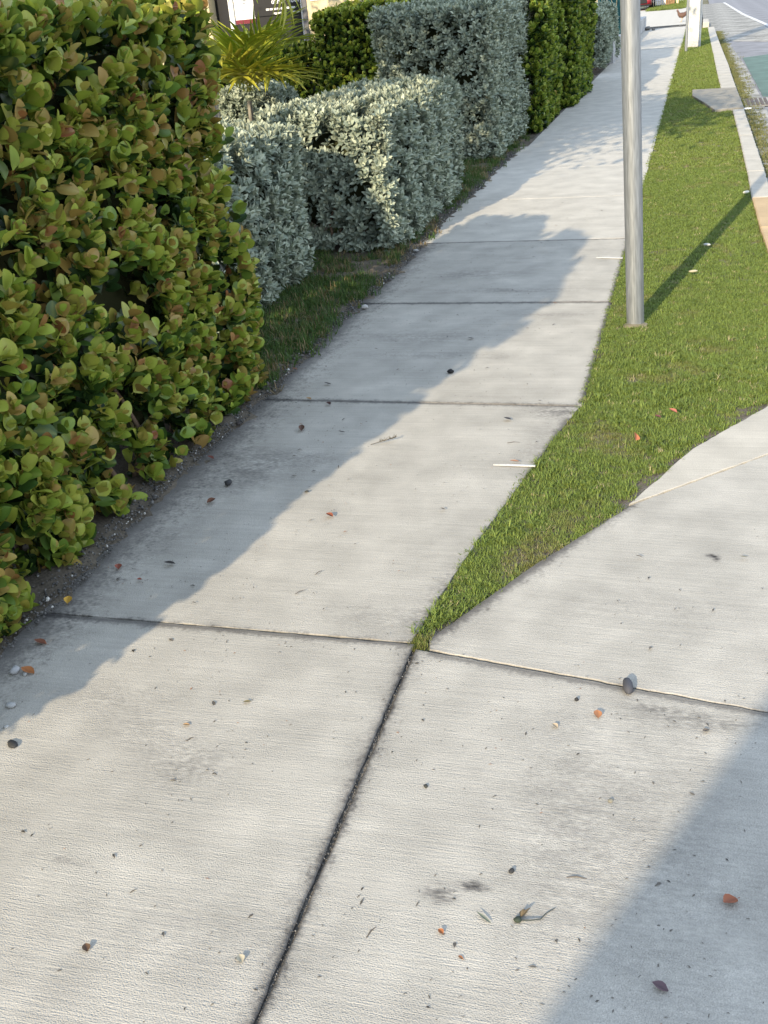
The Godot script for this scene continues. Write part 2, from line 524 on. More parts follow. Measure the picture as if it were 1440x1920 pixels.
	var cs := hi - lo - inset * 2.0
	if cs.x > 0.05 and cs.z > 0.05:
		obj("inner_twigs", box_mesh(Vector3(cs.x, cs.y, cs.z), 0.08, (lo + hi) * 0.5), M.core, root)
	for i in stems:
		var st := begin()
		var b := Vector3(lerpf(lo.x + 0.12, hi.x - 0.10, rng.randf()), -0.03, lerpf(lo.z, hi.z, (i + rng.randf()) / stems))
		var pts := [b]
		var rad := [0.014]
		for k in 4:
			b += Vector3(rng.randf_range(-0.06, 0.07), 0.13, rng.randf_range(-0.06, 0.06))
			pts.append(b); rad.append(0.012 - 0.002 * k)
		tube(st, pts, rad, 6)
		obj("stem", done(st, true), M.twig, root)

func clump_mesh(blades: int, len0: float, len1: float, wid: float, lean: float, spread: float, sd: int) -> ArrayMesh:
	rng.seed = sd
	var st := begin()
	for b in blades:
		var o := Vector3(rng.randf_range(-1, 1), 0, rng.randf_range(-1, 1)) * spread
		var az := rng.randf() * TAU
		var dir := Vector3(cos(az), 0, sin(az))
		var l := rng.randf_range(len0, len1)
		var ln := rng.randf_range(0.15, lean)
		var sidev := dir.cross(Vector3.UP) * wid * 0.5
		var p1 := o + (Vector3.UP * cos(ln * 0.6) + dir * sin(ln * 0.6)) * l * 0.55
		var p2 := p1 + (Vector3.UP * cos(ln * 1.5) + dir * sin(ln * 1.5)) * l * 0.5
		var v := rng.randf_range(0.75, 1.25)
		st.set_smooth_group(-1)
		st.set_color(Color(v, v, v))
		quad(st, o - sidev, o + sidev, p1 + sidev * 0.85, p1 - sidev * 0.85)
		tri(st, p1 - sidev * 0.85, p1 + sidev * 0.85, p2)
	return done(st)

# one palm leaf as a part with its leaflets as sub-parts
func frond(root: Node3D, base: Vector3, az: float, rise: float, length: float, droop: float, n: int, leaf_l: float, c: Color, tip: Color, split := true) -> void:
	var pts := []
	var rad := []
	var p := base
	var el := rise
	var steps := 10
	for i in steps + 1:
		pts.append(p)
		rad.append(lerpf(0.010, 0.002, float(i) / steps) * (length / 1.2))
		p += (Vector3(cos(az), 0, sin(az)) * cos(el) + Vector3.UP * sin(el)) * (length / steps)
		el -= droop / steps * (0.6 + 0.9 * i / steps)
	var st := begin()
	st.set_color(c.lerp(Color(0.35, 0.33, 0.10), 0.5))
	tube(st, pts, rad, 5)
	var f := obj("frond", done(st, true), M.palm, root)
	var all := begin()
	for i in n:
		for sd in [-1.0, 1.0]:
			var t: float = 0.16 + 0.84 * (i + 0.25 * (sd + 1.0)) / n
			var k := minf(t * steps, steps - 0.001)
			var o: Vector3 = pts[int(k)].lerp(pts[int(k) + 1], k - int(k))
			var along: Vector3 = (pts[int(k) + 1] - pts[int(k)]).normalized()
			var across: Vector3 = along.cross(Vector3.UP).normalized() * sd
			var up: Vector3 = across.cross(along) * sd
			if up.y < 0.0: up = -up
			var ang := lerpf(1.15, 0.45, t) + rng.randf_range(-0.12, 0.12)
			var d: Vector3 = (along * cos(ang) + across * sin(ang) + up * rng.randf_range(0.15, 0.4)).normalized()
			var l := leaf_l * (0.55 + 0.75 * sin(PI * clampf(t * 0.85 + 0.1, 0, 1))) * rng.randf_range(0.9, 1.1)
			var cc := c.lerp(tip, rng.randf() * 0.7) * rng.randf_range(0.85, 1.15)
			var mesh := leaflet(l, cc, rng.randf_range(0.15, 0.5))
			var tr := Transform3D(basis_to(d, up), o)
			if split: obj("leaflet", mesh, M.palm, f, tr)
			else: all.append_from(mesh, 0, tr)
	if not split:
		var o := obj("leaflets", all.commit(), M.palm, f)
		o.set_meta("kind", "stuff")

func leaflet(l: float, c: Color, sag: float) -> ArrayMesh:
	var st := begin()
	var rows := [[0.0, 0.005], [0.25, 0.018], [0.6, 0.015], [1.0, 0.001]]
	for r in 3:
		for h in [-1.0, 1.0]:
			var q := []
			for e in [rows[r], rows[r + 1]]:
				var y: float = e[0] * l
				var z: float = -sag * l * e[0] * e[0]
				q.append(Vector3(0, y, z)); q.append(Vector3(h * e[1], y, z + e[1] * 0.5))
			st.set_smooth_group(0)
			st.set_color(c)
			if h > 0.0: quad(st, q[0], q[2], q[3], q[1])
			else: quad(st, q[0], q[1], q[3], q[2])
	return done(st, true)

# a curled fallen leaf that lies on what is under it
func dead_leaf(at: Vector3, l: float, c: Color, turn: float, label: String, fold := 0.7, ratio := 0.5, curl := 0.25, tilt := 0.12, called := "fallen_leaf") -> void:
	var mesh := leaf_mesh(l, l * ratio, 0.9, 0.8, minf(fold, 0.5), -curl * 0.6, c, c * 0.7, 6, 0.18)
	var b := Basis(Vector3.UP, turn) * Basis(Vector3.RIGHT, -PI / 2 + tilt * 0.3) * Basis(Vector3.UP, tilt)
	var o := obj(called, mesh, M.dry, self, Transform3D(b, at + Vector3(0, 0.004, 0)))
	tag(o, label, "leaf")

func pebble(at: Vector3, s: Vector3, c: Color, turn: float, label: String, called := "pebble", category := "stone") -> void:
	var mesh := bumpy_rock(s, int(at.x * 1000.0) + 7, 0.22, c)
	tag(obj(called, mesh, M.dry, self, Transform3D(Basis(Vector3.UP, turn), at + Vector3(0, s.y * 0.42, 0))), label, category)


func _ready() -> void:
	wob.seed = 4
	wob.frequency = 0.01
	wob.fractal_octaves = 3
	# camera
	var cam := Camera3D.new()
	cam.name = "camera"
	cam.position = EYE
	cam.basis = Basis(Vector3.UP, 0.3151941) * Basis(Vector3.RIGHT, -0.4690125) * Basis(Vector3.BACK, -0.0940702)
	cam.fov = 54.0
	cam.near = 0.05
	cam.far = 1500.0
	add_child(cam)
	cam_basis = cam.basis
	# sky and exposure
	var env := Environment.new()
	var sky := Sky.new()
	var sm := ProceduralSkyMaterial.new()
	sm.sky_top_color = Color(0.63, 0.70, 0.80)
	sm.sky_horizon_color = Color(0.87, 0.89, 0.91)
	sm.sky_curve = 0.22
	sm.ground_bottom_color = Color(0.32, 0.31, 0.28)
	sm.ground_horizon_color = Color(0.62, 0.63, 0.62)
	sm.sky_energy_multiplier = 1.25
	sky.sky_material = sm
	env.background_mode = Environment.BG_SKY
	env.sky = sky
	env.tonemap_mode = Environment.TONE_MAPPER_LINEAR
	env.tonemap_exposure = 1.57
	env.sdfgi_enabled = true
	env.ssao_enabled = true
	env.ssil_enabled = true
	var we := WorldEnvironment.new()
	we.name = "world"
	we.environment = env
	add_child(we)
	# sun, low behind the left shoulder
	var sun := DirectionalLight3D.new()
	sun.name = "sun"
	sun.light_color = Color(1.0, 0.93, 0.81)
	sun.light_energy = 1.38
	sun.light_angular_distance = 0.45
	sun.shadow_enabled = true
	add_child(sun)
	sun.look_at_from_position(Vector3(-5, 10, 20), Vector3(-5, 10, 20) + SUN_PATH, Vector3.UP)

	make_materials()
	build_setting()
	build_hedges()
	build_palms_and_trees()
	build_grass()
	build_street()
	build_background()
	build_litter()


# ------------------------------------------------------------------ the setting
func build_setting() -> void:
	tag(obj("ground", box_mesh(Vector3(1400, 0.1, 1400), 0.0, Vector3(0, -0.27, 0)), M.yard), "wide ground under the street", "", "", "structure")

	# pavement: one slab after another, the near two wider
	var walk := thing("sidewalk", Vector3.ZERO, "pale brushed concrete pavement running past the hedges", "", "", "structure")
	var g := 0.0035
	obj("slab", slab_mesh(in_H([-1.17, 0.30, -1.17, -1.3875, -0.4217, -1.3930, -0.4217, 0.30]), 0.0015, 0.12, 0.004, 0.02, 0.004), M.concrete, walk)
	obj("slab", slab_mesh([Vector2(-1.872, 0.487), Vector2(-1.872, 8.2), Vector2(-0.68, 8.2), Vector2(-0.68, 0.487)], 0.0, 0.12, 0.006, 0.03, 0.004), M.concrete, walk)
	obj("slab", slab_mesh(in_H([-1.17, -1.391, -1.17, -2.531, -0.253, -2.531, -0.293, -2.318, -0.335, -2.067, -0.386, -1.758, -0.410, -1.568, -0.429, -1.3980]), 0.0, 0.12, 0.002, 0.02, 0.004), M.concrete, walk)
	var z := -2.5355
	for i in 15:
		var z1 := z - 0.99
		var xl := -1.17 if i < 5 else -1.12
		obj("slab", slab_mesh(in_H([xl, z - 0.0015, xl, z1 + 0.0015, -0.243, z1 + 0.0015, -0.246, z - 0.0015]), -0.0008 - 0.0006 * i, 0.12, 0.005, 0.03 if i < 4 else 0.1, 0.003), M.concrete if i < 2 else M.concrete_far, walk)
		z = z1
	for i in 3:
		var z1 := z - 2.2
		obj("slab", slab_mesh(in_H([-1.08, z - 0.0015, -1.08, z1 + 0.0015, -0.23, z1 + 0.0015, -0.243, z - 0.0015]), 0.0, 0.12, 0.005, 0.2, 0.0), M.concrete_far, walk)
		z = z1

	# driveway apron to the right
	var drive := thing("driveway", Vector3.ZERO, "pale brushed concrete driveway apron right of the pavement", "", "", "structure")
	obj("slab", slab_mesh(in_H([-0.4160, 0.30, -0.4160, -1.3785, 0.152, -1.2985, 1.5, -1.0965, 1.5, 0.30]), 0.0018, 0.12, 0.004, 0.02, 0.004), M.concrete, drive)
	obj("slab", slab_mesh(in_H([-0.4160, 0.305, 1.5, 0.305, 1.5, 5.1, -0.4160, 5.1]), 0.001, 0.12, 0.006, 0.05, 0.004), M.concrete, drive)
	obj("slab", slab_mesh(in_H([-0.392, -1.382, 0.152, -1.302, 1.5, -1.100, 1.5, -2.62, 0.5, -2.49, 0.2035, -2.257, -0.086, -1.967, -0.256, -1.688, -0.400, -1.412]), 0.0002, 0.12, 0.002, 0.02, 0.004), M.concrete, drive)
	# soil in the joints
	obj("joint_soil", box_mesh(Vector3(4.26, 0.05, 4.6), 0.0, Vector3(0.27, -0.034, -2.0)), M.joint, drive)
	obj("joint_soil", box_mesh(Vector3(1.40, 0.05, 36.0), 0.0, Vector3(-1.13, -0.037, -22.33)), M.joint, walk)

	# kerb: blocks butted end to end
	var kerb := thing("kerb", Vector3.ZERO, "pale concrete kerb between the grass verge and the road", "", "", "structure")
	obj("kerb_block", slab_mesh(in_H([-0.0925, -1.972, 0.2015, -2.2605, 0.5, -2.496, 0.62, -2.9, 0.52, -3.3, 0.36, -3.3, 0.34, -2.86, 0.218, -2.564, 0.037, -2.279]), -0.0006, 0.16, 0.003, 0.03, 0.005), M.kerb, kerb)
	var inner := [[-3.304, 0.36, 0.50], [-3.9, 0.312, 0.42], [-4.6, 0.293, 0.385], [-5.26, 0.287, 0.379], [-6.0, 0.292, 0.380], [-7.4, 0.292, 0.376], [-8.86, 0.286, 0.340 + 0.03], [-10.56, 0.226, 0.360], [-12.0, 0.214, 0.352], [-13.3, 0.208, 0.350], [-15.4, 0.200, 0.330], [-17.6, 0.186, 0.312], [-20.0, 0.176, 0.296], [-22.6, 0.167, 0.285]]
	for i in inner.size() - 1:
		var a: Array = inner[i]; var b: Array = inner[i + 1]
		if i == 6: continue
		obj("kerb_block", slab_mesh(in_H([a[1], a[0] - 0.002, a[2], a[0] - 0.002, b[2], b[0] + 0.002, b[1], b[0] + 0.002]), 0.020, 0.20, 0.010, 0.06, 0.006), M.ochre if i < 3 else M.kerb, kerb)
	obj("inlet_slab", slab_mesh(in_H([-0.030, -10.56, 0.358, -10.53, 0.372, -8.96, 0.154, -8.875, 0.066, -9.485, -0.025, -10.05]), 0.028, 0.2, 0.008, 0.1, 0.004), M.inlet, kerb)
	obj("kerb_block", slab_mesh(in_H([0.08, -24.6, 0.20, -24.6, 0.20, -26.2, 0.08, -26.2]), 0.04, 0.25, 0.02, 0.2, 0.01), M.kerb, kerb)

	# verge soil under the grass
	var verge := in_H([-0.41, -1.42, -0.25, -1.70, -0.095, -1.985, 0.03, -2.275, 0.212, -2.56, 0.336, -2.86, 0.355, -3.3, 0.308, -3.9, 0.29, -4.6, 0.284, -5.26, 0.289, -7.4, 0.282, -8.86, 0.223, -10.56, 0.205, -13.3, 0.16, -22.6, -0.20, -22.6, -0.236, -10.0, -0.243, -4.0, -0.250, -2.54, -0.29, -2.318, -0.332, -2.067, -0.383, -1.758])
	tag(obj("verge_soil", slab_mesh(verge, -0.008, 0.15, 0.01, 0.1, 0.004), M.soil), "dark soil of the grass verge", "", "", "structure")

	# planting bed left of the pavement: uneven soil that laps over the edge of the slabs
	var st := begin()
	var cell := 0.04
	var bed := noise(1.8, 81, 4)
	var hgt := func(x: float, zz: float) -> float:
		var lap := 0.075 * bed.get_noise_2d(zz * 1.7, 5.0) + 0.02 * bed.get_noise_2d(zz * 12.0, 9.0)
		return -0.004 + 0.016 * bed.get_noise_2d(x * 4.0, zz * 4.0) + 0.02 * clampf((-1.84 - x + lap) * 8.0, -1.0, 1.0)
	for iz in int(13.0 / cell):
		var z0 := 0.4 - iz * cell
		for ix in 38:
			var x0 := -1.70 - 0.04 * ix
			var x1 := x0 - 0.04
			st.set_smooth_group(0)
			quad(st, Vector3(x0, hgt.call(x0, z0), z0), Vector3(x1, hgt.call(x1, z0), z0), Vector3(x1, hgt.call(x1, z0 - cell), z0 - cell), Vector3(x0, hgt.call(x0, z0 - cell), z0 - cell))
	tag(obj("planting_bed", done(st, true), M.soil), "bare soil and gravel at the foot of the hedges", "", "", "structure")
	tag(obj("yard_soil", box_mesh(Vector3(40.0, 0.1, 90.0), 0.0, Vector3(-23.1, -0.07, -36.0)), M.yard), "garden ground behind the hedges", "", "", "structure")
	tag(obj("yard_strip", box_mesh(Vector3(1.6, 0.1, 8.6), 0.0, Vector3(-2.67, -0.072, 4.68)), M.soil), "soil strip behind the viewer beside the pavement", "", "", "structure")
	tag(obj("yard_strip", box_mesh(Vector3(1.5, 0.1, 30.0), 0.0, Vector3(-2.45, -0.075, -27.6)), M.soil), "soil strip beside the far pavement", "", "", "structure")

	# road, gutter, paint
	tag(obj("road", box_mesh(Vector3(9.0, 0.1, 140.0), 0.0, Vector3(5.0, -0.182, -50.0)), M.asphalt), "worn grey road", "", "", "structure")
	tag(obj("gutter", slab_mesh([Vector2(0.55, -7.0), Vector2(0.93, -7.0), Vector2(0.92, -22.0), Vector2(0.75, -31.0), Vector2(0.45, -31.0)], -0.122, 0.1, 0.004, 0.4, 0.01), M.gutter), "dirty concrete gutter along the kerb", "", "", "structure")
	tag(obj("shoulder", slab_mesh([Vector2(0.45, -31.02), Vector2(0.75, -31.02), Vector2(2.1, -29.0), Vector2(2.0, -37.0), Vector2(1.2, -67.0), Vector2(0.0, -67.0), Vector2(0.2, -38.0)], -0.124, 0.05, 0.002, 0.5, 0.02), M.gutter), "sandy shoulder beside the white edge line", "", "", "structure")
	tag(obj("green_lane_paint", slab_mesh([Vector2(0.96, -16.9), Vector2(0.93, -24.7), Vector2(1.5, -25.2), Vector2(2.3, -25.5), Vector2(2.3, -16.6)], -0.126, 0.004, 0.001, 0.3, 0.01), M.green_paint), "faded green painted lane on the road", "", "", "structure")
	tag(obj("white_edge_line", slab_mesh([Vector2(2.20, -33.0), Vector2(2.07, -37.0), Vector2(1.64, -48.0), Vector2(1.24, -67.0), Vector2(1.36, -67.0), Vector2(1.77, -48.0), Vector2(2.20, -37.0), Vector2(2.33, -33.0)], -0.118, 0.012, 0.001, 0.6, 0.01), M.white_paint), "worn white edge line on the road", "", "", "structure")
	tag(obj("far_driveway", slab_mesh([Vector2(-9.0, -40.0), Vector2(-1.75, -40.0), Vector2(-1.74, -38.39), Vector2(-0.36, -38.39), Vector2(0.1, -44.0), Vector2(0.0, -78.0), Vector2(-1.3, -78.0), Vector2(-1.6, -63.6), Vector2(-9.0, -63.6)], -0.012, 0.1, 0.004, 1.0, 0.0), M.concrete_far), "far concrete driveway where the red car stands", "", "", "structure")


# ------------------------------------------------------------------ hedges
func build_hedges() -> void:
	# every box is measured from the hedge's own base
	var a := thing("cocoplum_hedge", Vector3(-1.98, 0, -3.2), "tall clipped hedge of round yellow-green and reddish leaves nearest the viewer at left", "hedge")
	grow_hedge(a, Vector3(-0.53, -0.08, -1.10), Vector3(0.065, 1.675, 1.75), 0.09, "cocoplum", [780, 150, 220, 720, 760], 5, 0.060, 300, 0.14, 101, 10, 0.04)
	var a2 := thing("cocoplum_hedge", Vector3(-1.98, 0, -0.9), "taller end block of the round-leaved hedge, beside the viewer", "hedge")
	grow_hedge(a2, Vector3(-0.7, 0.03, -0.80), Vector3(0.02, 2.50, 0.72), 0.16, "cocoplum", [300, 120, 200, 200, 240], 6, 0.056, 0, 0.5, 103, 6, 0.07)

	var b := thing("silver_hedge", Vector3(-2.75, 0, -5.85), "shaded silver-leaved low hedge tucked behind the near round-leaved hedge", "hedge")
	grow_hedge(b, Vector3(-0.75, -0.02, -0.50), Vector3(0.38, 0.985, 1.10), 0.12, "silver", [860, 150, 780, 500, 760], 8, 0.049, 300, 0.25, 105, 8, 0.05)
	var c := thing("silver_hedge", Vector3(-2.65, 0, -8.7), "sunlit silver-leaved low hedge with a pale flat top, in the middle of the row", "hedge")
	grow_hedge(c, Vector3(-0.28, -0.01, -0.55), Vector3(0.70, 0.985, 1.86), 0.11, "silver", [800, 120, 820, 400, 820], 8, 0.049, 300, 0.22, 107, 10, 0.05)
	var d := thing("silver_hedge", Vector3(-2.75, 0, -12.3), "tall dark grey silver-leaved hedge block before the green columns", "hedge")
	grow_hedge(d, Vector3(-0.50, -0.08, -1.35), Vector3(0.78, 1.53, 1.35), 0.15, "silver", [680, 100, 720, 200, 520], 8, 0.053, 300, 0.25, 109, 8, 0.05)

	var e := thing("cocoplum_hedge", Vector3(-3.9, 0, -14.4), "dark green hedge crossing the garden behind the palm", "hedge")
	grow_hedge(e, Vector3(-1.05, 0.03, -0.6), Vector3(2.0, 1.58, 0.6), 0.18, "green", [200, 100, 480, 150, 480], 6, 0.058, 200, 0.45, 111, 6, 0.06)
	var e2 := thing("green_shrub", Vector3(-5.9, 0, -14.2), "lower green shrub below the posters of the shop door", "shrub")
	grow_hedge(e2, Vector3(-0.9, 0.03, -0.5), Vector3(0.9, 1.12, 0.5), 0.2, "green", [150, 60, 420, 100, 420], 6, 0.058, 0, 0.5, 112, 4, 0.08)
	var widths := [[-14.3, 1.15, 0.0], [-17.1, 1.45, 0.10], [-19.6, 0.85, -0.03]]
	var names := ["first round-leaved green hedge column past the dark grey block", "second round-leaved green hedge column, sunlit at its top", "last round-leaved green hedge column before the dead vine"]
	for i in 3:
		var w: Array = widths[i]
		var f := thing("cocoplum_hedge", Vector3(-2.23, 0, w[0]), names[i], "hedge", "green hedge columns along the pavement")
		grow_hedge(f, Vector3(-0.5, -0.12, -w[1]), Vector3(0.44 + w[2], 2.0, w[1]), 0.2, "green", [480, 60, 420, 120, 300], 6, 0.058, 100, 0.44, 113 + i, 4, 0.08)
	var s := thing("silver_hedge", Vector3(-2.05, 0, -23.4), "far silver-leaved hedge beside the low concrete wall", "hedge")
	grow_hedge(s, Vector3(-0.4, 0.05, -1.6), Vector3(0.32, 1.13, 1.9), 0.2, "silver", [360, 60, 360, 120, 320], 7, 0.066, 60, 0.3, 121, 4, 0.08)
	var k := thing("silver_shrub", Vector3(-4.15, 0, -9.9), "small round silver shrub under the palm fronds", "shrub")
	grow_hedge(k, Vector3(-0.38, 0.05, -0.4), Vector3(0.40, 0.98, 0.4), 0.22, "silver", [600, 200, 700, 200, 700], 8, 0.050, 40, 0.5, 123, 4, 0.05)

	# loose gravel and leaf litter along the hedge foot
	var rock := bumpy_rock(Vector3.ONE, 3, 0.3)
	var trs := []
	var cols := []
	rng.seed = 200
	for i in 9000:
		var z := rng.randf_range(-1.0, -11.5)
		var x := -1.83 - absf(rng.randfn(0.0, 0.075)) + 0.05 * wob.get_noise_1d(z * 60.0)
		if rng.randf() < 0.25: x = rng.randf_range(-2.6, -1.86)
		var sz := rng.randf_range(0.003, 0.009) * (1.0 if rng.randf() < 0.9 else 1.9)
		trs.append(Transform3D(Basis(Vector3(rng.randf(), rng.randf(), rng.randf()).normalized(), rng.randf() * TAU).scaled_local(Vector3(sz, sz * rng.randf_range(0.5, 0.9), sz)), Vector3(x, 0.012 + sz * 0.2, z)))
		var v := rng.randf_range(0.04, 0.15)
		cols.append(Color(v, v * 0.95, v * 0.86) if rng.randf() < 0.97 else Color(0.5, 0.48, 0.43))
	tag(many("gravel", rock, M.dry, trs, cols), "loose pale gravel strewn along the foot of the hedges", "gravel")


func build_palms_and_trees() -> void:
	rng.seed = 300
	var lime := Color(0.24, 0.33, 0.035)
	var yel := Color(0.42, 0.40, 0.05)
	# low palm
	var p := thing("palm_shrub", Vector3(-3.82, 0, -9.0), "low yellow-green feather palm with arching fronds behind the silver hedges", "palm")
	for f in [[0.15, 1.05, 1.05, 1.6, lime], [-0.35, 0.75, 1.0, 1.5, lime], [0.9, 1.0, 0.95, 1.7, lime], [2.6, 1.1, 1.0, 1.5, lime], [3.6, 0.9, 0.9, 1.5, lime], [1.7, 0.75, 0.95, 1.9, yel], [0.75, 0.35, 0.8, 1.4, yel], [0.2, 0.25, 0.75, 1.3, yel], [1.25, 0.45, 0.75, 1.6, yel], [2.3, 0.3, 0.7, 1.4, lime], [-1.2, 1.0, 0.9, 1.6, lime], [4.6, 1.0, 0.9, 1.6, lime]]:
		frond(p, Vector3(rng.randf_range(-0.05, 0.05), 0.98, rng.randf_range(-0.05, 0.05)), f[0], f[1] + 0.30, f[2] * 0.66, f[3] * 0.75, 13, 0.35, f[4], yel)
	for i in 5:
		var st := begin()
		var o := Vector3(rng.randf_range(-0.07, 0.07), 0, rng.randf_range(-0.07, 0.07))
		tube(st, [o, o * 0.9 + Vector3(0, 0.45, 0), o * 0.6 + Vector3(0, 0.9, 0)], [0.02, 0.017, 0.012], 7)
		obj("stem", done(st, true), M.palm_bark, p)
	# taller palm: slim ringed trunk, fronds mostly above the view, two hanging down into it
	var q := thing("palm_tree", Vector3(-3.24, 0, -6.95), "slim ringed palm trunk rising behind the near hedge, with hanging fronds", "palm")
	var st := begin()
	var pts := []
	var rad := []
	for i in 34:
		pts.append(Vector3(0.02 * sin(i * 0.2), i * 0.09, 0.01 * i / 10.0))
		rad.append(0.027 + (0.004 if i % 2 else 0.0) + 0.012 * maxf(0.0, 1.0 - i / 8.0))
	tube(st, pts, rad, 9)
	obj("trunk", done(st, true), M.palm_bark, q)
	for i in 24:
		frond(q, Vector3(0, 2.95 if i < 14 else 3.35, 0), i * 0.483 * 5.0, rng.randf_range(0.2, 0.9), rng.randf_range(1.6, 1.95), rng.randf_range(1.1, 1.8), 26, 0.50, lime * 0.8, lime, false)
	frond(q, Vector3(0, 2.85, 0), 0.10, -0.8, 1.40, 0.75, 20, 0.30, yel, lime)
	frond(q, Vector3(0, 2.85, 0), 0.75, -0.6, 1.30, 0.9, 20, 0.30, lime, yel)
	tree("shade_tree", Vector3(-2.9, 0, -6.15), 0.06, 2.45, 1.3, "small tree hidden behind the near hedge, its crown above the view", 405, 0.3, 1.1, 700)
	tree("shade_tree", Vector3(-5.0, 0, -8.7), 0.07, 2.6, 1.7, "second small garden tree hidden behind the near hedge, crown above the view", 407, 0.3, 1.2, 800)
	# leaning palm behind the viewer, whose trunk shades the driveway corner
	var r := thing("leaning_palm", Vector3(-2.17, -0.02, 4.5), "leaning palm behind the viewer, whose trunk shades the driveway corner", "palm")
	st = begin()
	pts = []; rad = []
	for i in 30:
		var h := i * 0.19
		pts.append(Vector3(0.36 * h + 0.035 * maxf(h - 2.2, 0.0) * h, h, 0.0))
		rad.append(0.168 - 0.0012 * i + (0.006 if i % 2 else 0.0))
	tube(st, pts, rad, 12)
	obj("trunk", done(st, true), M.palm_bark, r)
	for i in 12:
		frond(r, pts[-1], i * 0.53 * 4.0, rng.randf_range(0.1, 0.9), 1.9, rng.randf_range(1.3, 1.9), 20, 0.42, lime * 0.7, lime, false)
	# grey tree trunk behind the hedge, crown above the view
	tree("garden_tree", Vector3(-6.1, 0, -12.9), 0.17, 3.4, 2.4, "grey tree trunk standing behind the near hedge, beside the posters", 401)
	tree("garden_tree", Vector3(-4.6, 0, -19.5), 0.16, 3.6, 2.2, "garden tree behind the green hedge columns, crown above the view", 403)
	# dead vine at the end of the hedge
	var v := thing("dead_vine", Vector3(-1.93, 0, -20.55), "bare grey-brown vine climbing the end of the green hedge", "vine")
	for i in 5:
		st = begin()
		pts = []; rad = []
		for k in 16:
			pts.append(Vector3(0.05 * sin(k * 0.7 + i * 1.3) + 0.012 * (i - 2), k * 0.13 - 0.02, 0.05 * cos(k * 0.6 + i) - 0.02 * i))
			rad.append((0.028 if i == 0 else 0.014) * (1.0 - 0.03 * k))
		tube(st, pts, rad, 6)
		obj("stem", done(st, true), M.bark, v)

func tree(called: String, at: Vector3, r: float, fork: float, spread: float, label: String, sd: int, lift0 := 0.6, lift1 := 1.9, per_limb := 420) -> void:
	rng.seed = sd
	var t := thing(called, at, label, "tree")
	var st := begin()
	tube(st, [Vector3(0, -0.1, 0), Vector3(0.02, 0.5, 0), Vector3(0.0, fork * 0.6, 0.05), Vector3(0.08, fork, 0)], [r * 1.25, r, r * 0.9, r * 0.75], 14)
	obj("trunk", done(st, true), M.bark, t)
	var trs := []
	var cols := []
	for i in 7:
		var az := i * 0.9
		var e := Vector3(cos(az) * spread * rng.randf_range(0.5, 0.95), fork + rng.randf_range(lift0, lift1), sin(az) * spread * rng.randf_range(0.5, 0.95))
		st = begin()
		tube(st, [Vector3(0.08, fork - 0.1, 0), Vector3(e.x * 0.4, lerpf(fork, e.y, 0.6), e.z * 0.4), e], [r * 0.5, r * 0.3, r * 0.1], 7)
		obj("limb", done(st, true), M.bark, t)
		for k in per_limb:
			var o := e + Vector3(rng.randfn(), rng.randfn() * 0.6, rng.randfn()) * 0.5
			trs.append(Transform3D(basis_to(Vector3(rng.randfn(), rng.randfn(), rng.randfn()).normalized(), Vector3.UP).scaled_local(Vector3.ONE * rng.randf_range(0.10, 0.17)), o))
			cols.append(Color(0.07, 0.13, 0.025) * rng.randf_range(0.7, 1.5))
	many("crown", leaf_mesh(1.0, 0.5, 0.9, 0.8, 0.3, 0.1, Color.WHITE, Color.WHITE, 3), M.leaf, trs, cols, t)


